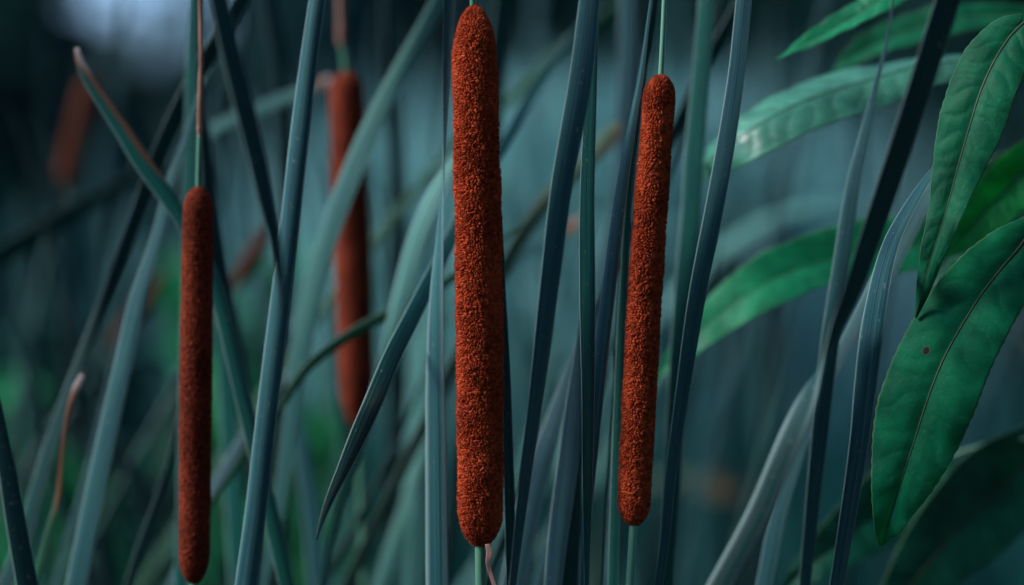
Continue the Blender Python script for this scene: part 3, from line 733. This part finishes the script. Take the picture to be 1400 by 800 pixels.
cattail('tallest sharp cattail with thick fleecy rust-brown spike in the middle', 1.30, (657, 749), (648, 6), 67, 'rust', (300, 900), up=[(646, -8), (640, -90), (636, -170)],
        rach=[(637, -150, 9), (634, -260, 9), (630, -420, 3)], seed=3, capb=0.020, capt=0.026, stalk_px=15, stalk_up_px=9, bow=0.0006,
        bract=[(666, 744, 7, 30), (669, 756, 9, 20), (667, 770, 6, 0), (672, 788, 6, 10), (680, 812, 5, 20)], amp=1.25)
cattail('sharp cattail with slim orange-rust spike and pale green stalk, beside the lit slate leaf', 1.30, (866, 720), (904, 101), 50, 'rust', (240, 800), up=[(906, 60), (909, -10), (914, -120)],
        rach=[(914, -110, 7), (918, -260, 7), (922, -380, 2)], seed=9, capb=0.013, capt=0.012, stalk_px=11, stalk_up_px=8, amp=0.95, stalk_mat=STALK_PALE, bow=-0.0012)
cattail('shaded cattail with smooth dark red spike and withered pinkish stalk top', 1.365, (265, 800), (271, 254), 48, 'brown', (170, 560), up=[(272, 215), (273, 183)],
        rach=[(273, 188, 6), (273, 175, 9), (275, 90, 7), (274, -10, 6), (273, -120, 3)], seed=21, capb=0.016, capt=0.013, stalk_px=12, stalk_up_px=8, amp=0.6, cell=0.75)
cattail('blurred brown cattail crossed by the sweeping pale leaf', 1.60, (491, 588), (473, 98), 54, 'brown', (110, 300), up=[(470, 70), (467, 55)],
        rach=[(467, 62, 12), (467, 40, 14), (465, -10, 9), (463, -90, 4)], seed=31, capb=0.030, capt=0.012, stalk_px=11, stalk_up_px=10, amp=0.8)
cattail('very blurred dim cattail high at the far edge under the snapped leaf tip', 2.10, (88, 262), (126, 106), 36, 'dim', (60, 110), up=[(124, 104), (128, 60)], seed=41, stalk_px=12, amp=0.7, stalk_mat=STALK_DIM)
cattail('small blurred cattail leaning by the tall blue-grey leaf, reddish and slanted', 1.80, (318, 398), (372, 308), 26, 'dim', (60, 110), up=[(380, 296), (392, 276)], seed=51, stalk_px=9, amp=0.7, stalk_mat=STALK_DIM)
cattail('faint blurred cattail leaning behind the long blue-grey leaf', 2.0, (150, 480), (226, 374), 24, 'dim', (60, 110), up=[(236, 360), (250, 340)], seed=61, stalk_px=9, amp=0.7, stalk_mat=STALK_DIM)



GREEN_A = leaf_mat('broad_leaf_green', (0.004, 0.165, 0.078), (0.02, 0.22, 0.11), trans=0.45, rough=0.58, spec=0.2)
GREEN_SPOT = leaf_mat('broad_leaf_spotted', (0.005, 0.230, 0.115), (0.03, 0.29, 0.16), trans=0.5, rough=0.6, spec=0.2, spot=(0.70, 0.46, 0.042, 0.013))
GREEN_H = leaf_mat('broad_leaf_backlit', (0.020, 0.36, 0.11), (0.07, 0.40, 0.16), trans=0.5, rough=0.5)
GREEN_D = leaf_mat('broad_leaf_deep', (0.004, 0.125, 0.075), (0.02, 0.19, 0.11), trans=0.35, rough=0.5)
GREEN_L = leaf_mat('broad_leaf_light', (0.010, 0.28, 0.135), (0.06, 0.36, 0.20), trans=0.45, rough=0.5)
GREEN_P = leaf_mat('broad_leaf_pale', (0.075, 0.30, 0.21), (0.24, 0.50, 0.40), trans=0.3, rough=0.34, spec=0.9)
MIDRIB = simple_mat('leaf_midrib', (0.018, 0.050, 0.024), (0.055, 0.075, 0.036), scale=80, rough=0.5)
MIDRIB_G = simple_mat('leaf_midrib_green', (0.05, 0.16, 0.10), (0.10, 0.26, 0.16), scale=80, rough=0.5)
HERB_STEM = simple_mat('herb_stem', (0.03, 0.09, 0.05), (0.08, 0.14, 0.07), scale=60, rough=0.55, stretch=(4, 4, 0.5))


def broad_leaf(root, pts, m, fold=18, quilt=0.0007, nveins=15, wave=0.0006, rib=MIDRIB, seed=0, label=None, curl=0.0, stemx=None):
    """pts from stalk end to tip: (px, py, full width px, phi, d)"""
    rg = np.random.default_rng(seed)
    base = np.array(root.location)
    A = np.array([(*at(x, y, d), w * PXW * d, ph) for x, y, w, ph, d in pts])
    D = catmull(A, max(6, int(150 / (len(pts) - 1))))
    C = D[:, :3]; W = np.maximum(D[:, 3], 0.0006); PH = D[:, 4]
    T, S, N = frames(C, PH)
    n = len(C); k = 41
    arc = np.concatenate(([0], np.cumsum(np.linalg.norm(np.diff(C, axis=0), axis=1)))); Ltot = arc[-1]; v = arc / Ltot
    u = np.linspace(-1, 1, k)
    fo = math.tan(R(fold))
    U, Vv = np.meshgrid(u, v)
    au = np.abs(U)
    side = np.where(U > 0, 1.0, -1.0)
    phase = Vv * nveins - au * 1.15 + np.where(U > 0, 0.37, 0.0) + 0.22 * np.sin(Vv * 23 + side) + 0.16 * np.sin(Vv * 41 + 2.0 * side + au * 3) + 0.25 * au ** 2
    cyc = np.abs(np.sin(np.pi * phase))
    vein = np.clip(1 - cyc * 4.5, 0, 1) * np.clip(au * 6, 0, 1) * np.clip((1 - au) * 5, 0, 1)
    bulge = np.sqrt(cyc) * np.clip(au * 4, 0, 1) * np.clip((1 - au) * 3.0, 0, 1)
    w2 = W[:, None] * 0.5
    p1, p2, p3 = rg.uniform(0, 6.28, 3)
    edge_wave = wave * (np.sin(Vv * 31 + p1 + 1.3 * side) * 0.6 + np.sin(Vv * 17 + p2 - side) + 0.5 * np.sin(Vv * 59 + p3)) * au ** 2
    serr = 1 + 0.012 * np.sin(Vv * 190 + p1) * (au > 0.99) + 0.012 * np.sin(Vv * 21 + p2 + 2 * side) * au
    h = (au * w2 * fo - curl * w2 * au ** 2) + bulge * quilt * (w2 / np.max(w2)) + edge_wave + 0.0010 * np.sin(Vv * 9 + p3) * (1 - au)
    top = C[:, None, :] + S[:, None, :] * (U * w2 * serr)[:, :, None] + N[:, None, :] * h[:, :, None]
    bot = top - N[:, None, :] * 0.00028
    Vx = np.concatenate([top.reshape(-1, 3), bot.reshape(-1, 3)])
    i, j = np.meshgrid(np.arange(n - 1), np.arange(k - 1), indexing='ij')
    a = (i * k + j).ravel()
    Ft = np.stack([a, a + 1, a + k + 1, a + k], 1); o_ = n * k
    Fb = Ft[:, ::-1] + o_
    rim = []
    for q in range(n - 1):
        rim.append((q * k, (q + 1) * k, (q + 1) * k + o_, q * k + o_)); e = k - 1
        rim.append((q * k + e, q * k + e + o_, (q + 1) * k + e + o_, (q + 1) * k + e))
    Fa = np.vstack([Ft, Fb, np.array(rim)])
    lv = np.stack([U * 0.5 + 0.5, Vv], -1).reshape(-1, 2); lv = np.vstack([lv, lv])
    mg = np.tile((au > 0.97).astype(float).ravel() * 0.8, 2); ve = np.tile(vein.ravel(), 2)
    me = mesh_np('leaf', Vx - base, Fa.ravel(), np.full(len(Fa), 4), True, lv, {'margin': mg, 'vein': ve})
    lf = link('leaf', me, m, root); lf.matrix_parent_inverse = Matrix()
    if label: lf['label'] = label
    # midrib, and leaf stalk to the stem
    hm = (0.0010 * np.sin(v * 9 + p3))[:, None]
    rp = C + N * (hm - 0.0001)
    rr = np.interp(v, [0, 0.2, 0.85, 1], [0.0009, 0.0006, 0.0003, 0.00012])
    mr = link('midrib', tube_mesh('midrib', rp - base, rr, 8), rib, lf); mr.matrix_parent_inverse = Matrix()
    if stemx is not None:
        e = np.array(stemx)
        ps = catmull(np.vstack([C[0] + (C[1] - C[0]) * 1.5, C[0] * 0.6 + e * 0.4 + [0, 0, 0.004], e]), 6)
        st = link('leaf_stalk', tube_mesh('leaf_stalk', ps - base, np.full(len(ps), 0.0012), 8), rib, lf); st.matrix_parent_inverse = Matrix()
    return lf


def herb(label, x_top, d, px_lean=0):
    top = np.array(at(x_top, -160, d)); mid = np.array(at(x_top + 6, 400, d)); low = np.array(at(x_top + 2, 820, d))
    g = np.array([low[0] + 0.02, d + 0.01, -0.03])
    root = empty('leafy_herb', g)
    tag(root, label, 'plant', 'broad leaved herbs')
    C = catmull(np.vstack([g, (g + low) / 2 + [0.01, 0, 0], low, mid, top]), 12)
    st = link('stem', tube_mesh('stem', C - g, np.linspace(0.0045, 0.0022, len(C)), 12), HERB_STEM, root); st.matrix_parent_inverse = Matrix()
    return root, lambda y: np.array(at(x_top + 4, y, d))


hf, on = herb('near leafy herb at the picture edge with large drooping quilted green leaves', 1442, 1.31)
broad_leaf(hf, [(1404, 26, 24, 25, 1.30), (1384, 46, 66, 28, 1.30), (1362, 80, 92, 30, 1.298), (1342, 125, 100, 30, 1.296), (1327, 172, 95, 30, 1.295), (1306, 240, 70, 30, 1.295), (1288, 305, 48, 30, 1.295), (1274, 350, 33, 26, 1.297), (1263, 392, 22, 20, 1.30), (1252, 434, 4, 15, 1.305)],
           GREEN_A, fold=12, curl=0.22, quilt=0.0009, nveins=17, seed=2, label='hanging quilted leaf with dark midrib', stemx=on(0))
broad_leaf(hf, [(1420, 300, 30, 12, 1.31), (1396, 335, 78, 14, 1.308), (1368, 368, 102, 16, 1.305), (1342, 402, 114, 18, 1.302), (1317, 442, 124, 18, 1.30), (1290, 492, 130, 18, 1.30), (1269, 545, 130, 16, 1.30), (1251, 600, 118, 12, 1.30), (1235, 650, 92, 6, 1.30), (1221, 695, 60, 0, 1.302), (1211, 728, 30, 0, 1.305), (1205, 748, 6, 0, 1.31)],
           GREEN_SPOT, fold=12, curl=0.22, quilt=0.0006, nveins=15, wave=0.0010, seed=5, label='largest leaf, marked by a small dark insect hole', stemx=on(290))
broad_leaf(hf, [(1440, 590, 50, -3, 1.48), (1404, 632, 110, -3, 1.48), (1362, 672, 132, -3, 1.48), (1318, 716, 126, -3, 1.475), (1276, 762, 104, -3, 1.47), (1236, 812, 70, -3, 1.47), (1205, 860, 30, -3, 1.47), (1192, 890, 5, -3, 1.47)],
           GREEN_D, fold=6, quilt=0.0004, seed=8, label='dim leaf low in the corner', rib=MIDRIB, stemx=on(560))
broad_leaf(hf, [(1440, 325, 30, 30, 1.35), (1404, 345, 56, 35, 1.345), (1362, 365, 66, 38, 1.34), (1322, 384, 50, 38, 1.335), (1290, 402, 26, 35, 1.33), (1270, 416, 5, 30, 1.33)],
           GREEN_D, fold=14, seed=11, label='short dark leaf above the largest one', rib=MIDRIB_G, stemx=on(300))
hb, on2 = herb('farther leafy herb with pale arching leaves, half hidden by the near one', 1474, 1.46)
broad_leaf(hb, [(1300, -60, 26, 40, 1.42), (1262, -30, 44, 40, 1.41), (1215, -4, 49, 42, 1.40), (1170, 22, 44, 44, 1.40), (1130, 44, 34, 44, 1.40), (1095, 62, 20, 44, 1.40), (1062, 81, 4, 44, 1.40)],
           GREEN_L, fold=12, seed=14, label='bright green pointed leaf at the top', rib=MIDRIB_G, stemx=on2(-90))
broad_leaf(hb, [(1440, 20, 16, 30, 1.50), (1395, 22, 34, 30, 1.50), (1345, 24, 46, 35, 1.50), (1290, 32, 54, 38, 1.50), (1240, 46, 56, 40, 1.50), (1195, 62, 46, 40, 1.50), (1160, 82, 24, 38, 1.50), (1138, 100, 4, 35, 1.50)],
           GREEN_A, fold=14, seed=17, label='blurred green leaf behind the thick dark leaf', rib=MIDRIB_G, stemx=on2(0))
broad_leaf(hb, [(1400, 88, 27, 50, 1.44), (1340, 84, 51, 52, 1.435), (1270, 88, 78, 54, 1.43), (1200, 104, 99, 52, 1.42), (1130, 124, 102, 48, 1.41), (1070, 150, 96, 44, 1.40), (1020, 182, 81, 40, 1.40), (985, 208, 58, 40, 1.41), (958, 232, 28, 36, 1.45), (932, 256, 4, 34, 1.475)],
           GREEN_P, fold=-16, quilt=0.0007, nveins=19, seed=20, label='pale arching leaf with ladder-like side veins', rib=MIDRIB_G, stemx=on2(70))
broad_leaf(hb, [(1440, 342, 36, 30, 1.50), (1380, 340, 62, 32, 1.50), (1310, 336, 79, 34, 1.49), (1240, 338, 91, 36, 1.48), (1170, 346, 96, 36, 1.47), (1105, 364, 91, 36, 1.46), (1045, 392, 82, 34, 1.45), (990, 428, 67, 32, 1.45), (945, 466, 46, 28, 1.45), (912, 500, 19, 24, 1.46), (898, 520, 4, 20, 1.46)],
           GREEN_L, fold=10, quilt=0.0003, nveins=18, seed=23, label='long smooth arching leaf crossing behind the slanting leaves', rib=MIDRIB_G, stemx=on2(330))
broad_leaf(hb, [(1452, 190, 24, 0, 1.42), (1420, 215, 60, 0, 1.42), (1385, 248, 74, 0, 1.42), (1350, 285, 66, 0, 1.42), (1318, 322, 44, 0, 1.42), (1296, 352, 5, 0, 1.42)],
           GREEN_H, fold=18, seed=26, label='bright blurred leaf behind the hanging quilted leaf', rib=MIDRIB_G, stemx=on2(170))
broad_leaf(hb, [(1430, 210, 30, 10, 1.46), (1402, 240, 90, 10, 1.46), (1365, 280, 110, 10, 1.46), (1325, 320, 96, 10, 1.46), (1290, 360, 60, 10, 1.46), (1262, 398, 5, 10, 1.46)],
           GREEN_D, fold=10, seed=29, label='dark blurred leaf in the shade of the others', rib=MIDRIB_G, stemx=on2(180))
broad_leaf(hb, [(1300, 622, 30, 10, 1.50), (1262, 650, 80, 10, 1.50), (1220, 685, 96, 10, 1.50), (1175, 722, 84, 10, 1.49), (1130, 758, 60, 10, 1.48), (1092, 788, 30, 10, 1.48), (1070, 806, 4, 10, 1.48)],
           GREEN_D, fold=12, seed=32, label='dim blurred leaf low behind the slate leaves', rib=MIDRIB_G, stemx=on2(600))



# ------------------------------------------------------------------ background: reed bed, shrubs and trees beyond
def strip_field(name, roots, label, m, kind='stuff', cat='reeds'):
    """many simple reed leaves in one mesh: each a bent strip of 5 rows"""
    V, lo, si = [], [], []
    q = 0
    for (x, y, hgt, wd, lean, ang, curve) in roots:
        ca, sa = math.cos(ang), math.sin(ang)
        rows = 6
        for k in range(rows):
            t = k / (rows - 1)
            off = lean * t + curve * t * t
            cx = x + off * math.cos(ang * 1.7); cy = y + off * math.sin(ang * 1.7)
            cz = hgt * (t - 0.18 * abs(curve) * t * t)
            ww = wd * 0.5 * (1 - t ** 2.5) + 0.0004
            V.append((cx - ca * ww, cy - sa * ww, cz)); V.append((cx + sa * ww * 0.25, cy - ca * ww * 0.25, cz)); V.append((cx + ca * ww, cy + sa * ww, cz))
        for k in range(rows - 1):
            b = q + k * 3
            lo += [b, b + 1, b + 4, b + 3, b + 1, b + 2, b + 5, b + 4]; si += [4, 4]
        q += rows * 3
    me = mesh_np(name, np.array(V), lo, si)
    return tag(link(name, me, m), label, cat, None, kind)


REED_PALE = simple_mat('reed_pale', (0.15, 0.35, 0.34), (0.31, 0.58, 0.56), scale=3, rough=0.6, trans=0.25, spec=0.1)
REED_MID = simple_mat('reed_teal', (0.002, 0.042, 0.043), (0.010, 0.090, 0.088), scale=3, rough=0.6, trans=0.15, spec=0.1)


def px_x(px, d): return (px - 700) * PXW * d
def top_z(py, d): return CAM_Z - (py - 400) * PXW * d


def field(n, pxa, pxb, da, db, ya, yb, wa, wb, rg):
    out = []
    for _ in range(n):
        d = rg.uniform(da, db)
        out.append((px_x(rg.uniform(pxa, pxb), d), d, top_z(rg.uniform(ya, yb), d), rg.uniform(wa, wb), rg.gauss(0, 0.22), rg.uniform(-1.57, 1.57), rg.gauss(0, 0.2)))
    return out


rr = random.Random(4)
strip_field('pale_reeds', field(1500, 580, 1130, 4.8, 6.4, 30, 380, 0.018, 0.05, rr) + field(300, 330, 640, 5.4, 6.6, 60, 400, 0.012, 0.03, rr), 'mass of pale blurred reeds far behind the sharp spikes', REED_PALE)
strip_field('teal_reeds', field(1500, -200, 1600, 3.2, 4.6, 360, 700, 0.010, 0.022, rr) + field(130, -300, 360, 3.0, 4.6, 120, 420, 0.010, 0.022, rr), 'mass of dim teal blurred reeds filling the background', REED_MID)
side = [(rr.uniform(-1.35, -0.62), rr.uniform(0.2, 2.3), rr.uniform(1.38, 1.76), rr.uniform(0.012, 0.024), rr.gauss(0, 0.06), rr.uniform(-1.5, 1.5), rr.gauss(0, 0.08)) for _ in range(750)]  # unseen reeds, added on the left to darken the lower leaves
strip_field('shading_reeds', side, 'unseen reeds added on the lit side to shade the lower leaves', REED_MID)


def tree(label, px, d, py_top, half_w, base_col, leaf, nleaf, seed, trunk_r=0.06, low=0.15, gapfac=0.75):
    rg = np.random.default_rng(seed)
    x = px_x(px, d); H = top_z(py_top, d)
    root = empty('shrub', (x, d, -0.03)); tag(root, label, 'shrub', 'shrubs behind the reeds')
    # trunk and limbs
    bark = TREE_BARK
    V, lo, si = [], [], []
    def limb(a, b, ra, rb):
        a = np.array(a, float); b = np.array(b, float)
        mid = (a + b) / 2 + rg.normal(0, 0.06, 3) * np.linalg.norm(b - a)
        C = catmull(np.vstack([a, mid, b]), 4)
        T, S, N = frames(C, np.zeros(len(C))); Rr = np.linspace(ra, rb, len(C)); s = 7
        th = np.linspace(0, 2 * np.pi, s, endpoint=False); q = len(V)
        for c, s_, n_, r_ in zip(C, S, N, Rr):
            for t_ in th: V.append(c + s_ * math.cos(t_) * r_ + n_ * math.sin(t_) * r_)
        for i in range(len(C) - 1):
            for j in range(s):
                lo.extend([q + i * s + j, q + i * s + (j + 1) % s, q + (i + 1) * s + (j + 1) % s, q + (i + 1) * s + j]); si.append(4)
    limb((0, 0, 0), (rg.normal(0, .05), rg.normal(0, .05), H * 0.8), trunk_r, trunk_r * 0.35)
    cl = []
    nl = 26
    for k in range(nl):
        t = low + (0.97 - low) * (k + 0.5) / nl
        a = k * 2.399 + rg.uniform(-.4, .4)
        rad = half_w * (0.45 + 0.55 * math.sin(math.pi * min(1, max(0.05, (t - low) / (1 - low))) ** 0.8)) * rg.uniform(0.55, 1.0)
        tipp = (math.cos(a) * rad, math.sin(a) * rad, H * t + rg.uniform(-.1, .1))
        limb((0, 0, H * max(0.06, t - 0.22)), tipp, trunk_r * 0.4, 0.006)
        for f in (0.45, 0.75, 1.0):
            cl.append((tipp[0] * f, tipp[1] * f, H * max(0.06, t - 0.22) * (1 - f) + tipp[2] * f, rg.uniform(0.10, 0.24) * half_w * 1.6))
    tm = link('trunk', mesh_np('trunk', np.array(V), lo, si), bark, root); tm.matrix_parent_inverse = Matrix()
    cl = np.array(cl)
    idx = rg.integers(0, len(cl), nleaf)
    P = cl[idx, :3] + rg.normal(0, 1, (nleaf, 3)) * cl[idx, 3:4] * 0.6
    P[:, 2] = np.clip(P[:, 2], 0.05, H * 1.03)
    dv = unit(rg.normal(0, 1, (nleaf, 3)) + np.array([0, 0, -0.5])); sv = unit(np.cross(dv, rg.normal(0, 1, (nleaf, 3))))
    ln = rg.uniform(0.6, 1.3, nleaf)[:, None] * leaf; wd = ln * 0.22
    nn = np.cross(dv, sv) * wd * 0.3
    LV = np.stack([P, P + dv * ln * 0.45 + sv * wd + nn, P + dv * ln, P + dv * ln * 0.45 - sv * wd + nn], 1).reshape(-1, 3)
    q = np.arange(nleaf) * 4
    me = mesh_np('crown', LV, np.stack([q, q + 1, q + 2, q, q + 2, q + 3], 1).ravel(), np.full(nleaf * 2, 3), smooth=False)
    cr = link('crown', me, base_col, root); cr.matrix_parent_inverse = Matrix()
    return root


TREE_BARK = simple_mat('shrub_bark', (0.035, 0.035, 0.03), (0.08, 0.075, 0.06), scale=25, rough=0.85, stretch=(2, 2, 0.4), bump=0.7)
FOL_DARK = simple_mat('foliage_dark', (0.003, 0.032, 0.031), (0.010, 0.064, 0.060), scale=4, rough=0.6, trans=0.15, spec=0.1)
FOL_MID = simple_mat('foliage_mid', (0.010, 0.060, 0.064), (0.032, 0.115, 0.118), scale=4, rough=0.6, trans=0.2, spec=0.1)
FOL_GREEN = simple_mat('foliage_green', (0.010, 0.20, 0.075), (0.04, 0.40, 0.15), scale=4, rough=0.6, trans=0.3, spec=0.1)
tree('dark blurred shrub behind the far brown spike', -20, 9.0, -420, 0.42, FOL_DARK, 0.10, 12000, 101)
tree('low dark blurred shrub closing the view below the patch of sky', 190, 10.0, -18, 0.75, FOL_DARK, 0.10, 15000, 109)
tree('dim blurred shrub behind the blurred brown spike', 450, 10.0, -400, 0.55, FOL_MID, 0.11, 12000, 102)
tree('dark blurred shrub behind the tallest spike', 740, 10.5, -430, 0.80, FOL_DARK, 0.11, 14000, 103)
tree('dark blurred shrub behind the pale arching leaf', 1080, 9.5, -430, 0.75, FOL_DARK, 0.11, 14000, 104)
tree('dark blurred shrub behind the hanging quilted leaf', 1390, 8.5, -430, 0.65, FOL_DARK, 0.11, 11000, 105)
FOL_PALE = simple_mat('foliage_pale', (0.11, 0.34, 0.33), (0.32, 0.62, 0.59), scale=6, rough=0.6, trans=0.35, spec=0.1)
tree('pale leafy bush blurred beyond the gap between the sharp spikes', 760, 4.7, 60, 0.20, FOL_PALE, 0.06, 2800, 121, trunk_r=0.015, low=0.55)
tree('pale leafy bush blurred under the pale arching leaf', 1010, 4.8, 130, 0.20, FOL_PALE, 0.06, 2600, 122, trunk_r=0.015, low=0.6)
tree('pale leafy bush blurred left of the tallest spike', 560, 4.9, 150, 0.14, FOL_PALE, 0.06, 1400, 123, trunk_r=0.015, low=0.6)
tree('low green bush glimpsed beside the shaded spike', 325, 2.75, 225, 0.07, FOL_GREEN, 0.04, 1500, 106, trunk_r=0.010, low=0.55)
tree('low green bush in the lower corner behind the thin withered leaf', 60, 2.7, 540, 0.12, FOL_GREEN, 0.04, 1700, 107, trunk_r=0.010, low=0.5)
tree('low green bush glimpsed under the drooping leaf point', 520, 2.5, 680, 0.08, FOL_GREEN, 0.04, 1200, 108, trunk_r=0.010, low=0.5)
tree('low green bush glimpsed between the sweeping pale leaf and the blurred spike', 445, 2.9, 470, 0.05, FOL_GREEN, 0.04, 900, 110, trunk_r=0.008, low=0.6)
tree('dark green bush filling the far edge below the slanting dark leaf', 60, 3.1, 330, 0.20, FOL_DARK, 0.05, 4000, 111, trunk_r=0.012, low=0.4)
tree('dark green bush behind the foot of the shaded spike', 200, 3.0, 470, 0.16, FOL_DARK, 0.05, 3000, 112, trunk_r=0.012, low=0.4)


# unseen leaves added behind and right of the camera to block sky fill
def fill_blocker():
    rg = np.random.default_rng(77)
    n = 26000
    a = rg.uniform(R(-52), R(150), n)                     # clockwise from straight behind the camera towards the right
    rad = rg.uniform(2.2, 4.2, n)
    P = np.stack([np.sin(a) * rad * 1.0, 0.6 - np.cos(a) * rad, rg.uniform(0.05, 1, n) ** 0.9 * 6.5 + rg.normal(0, 0.2, n)], 1)
    keep = ~((P[:, 1] > 0.3) & (np.abs(P[:, 0]) < 0.28 * P[:, 1] + 0.6)) & (P[:, 2] > 0.02)
    P = P[keep]; n = len(P)
    dv = unit(rg.normal(0, 1, (n, 3))); sv = unit(np.cross(dv, rg.normal(0, 1, (n, 3)))); ln = rg.uniform(0.10, 0.22, n)[:, None]
    V = np.stack([P, P + dv * ln * 0.5 + sv * ln * 0.28, P + dv * ln, P + dv * ln * 0.5 - sv * ln * 0.28], 1).reshape(-1, 3)
    q = np.arange(n) * 4
    me = mesh_np('fill_blocker_foliage', V, np.stack([q, q + 1, q + 2, q, q + 2, q + 3], 1).ravel(), np.full(n * 2, 3), smooth=False)
    tag(link('fill_blocker_foliage', me, FOL_DARK), 'unseen mass of dark leaves added around the viewpoint to block fill light', 'fill_blocker', None, 'stuff')


fill_blocker()
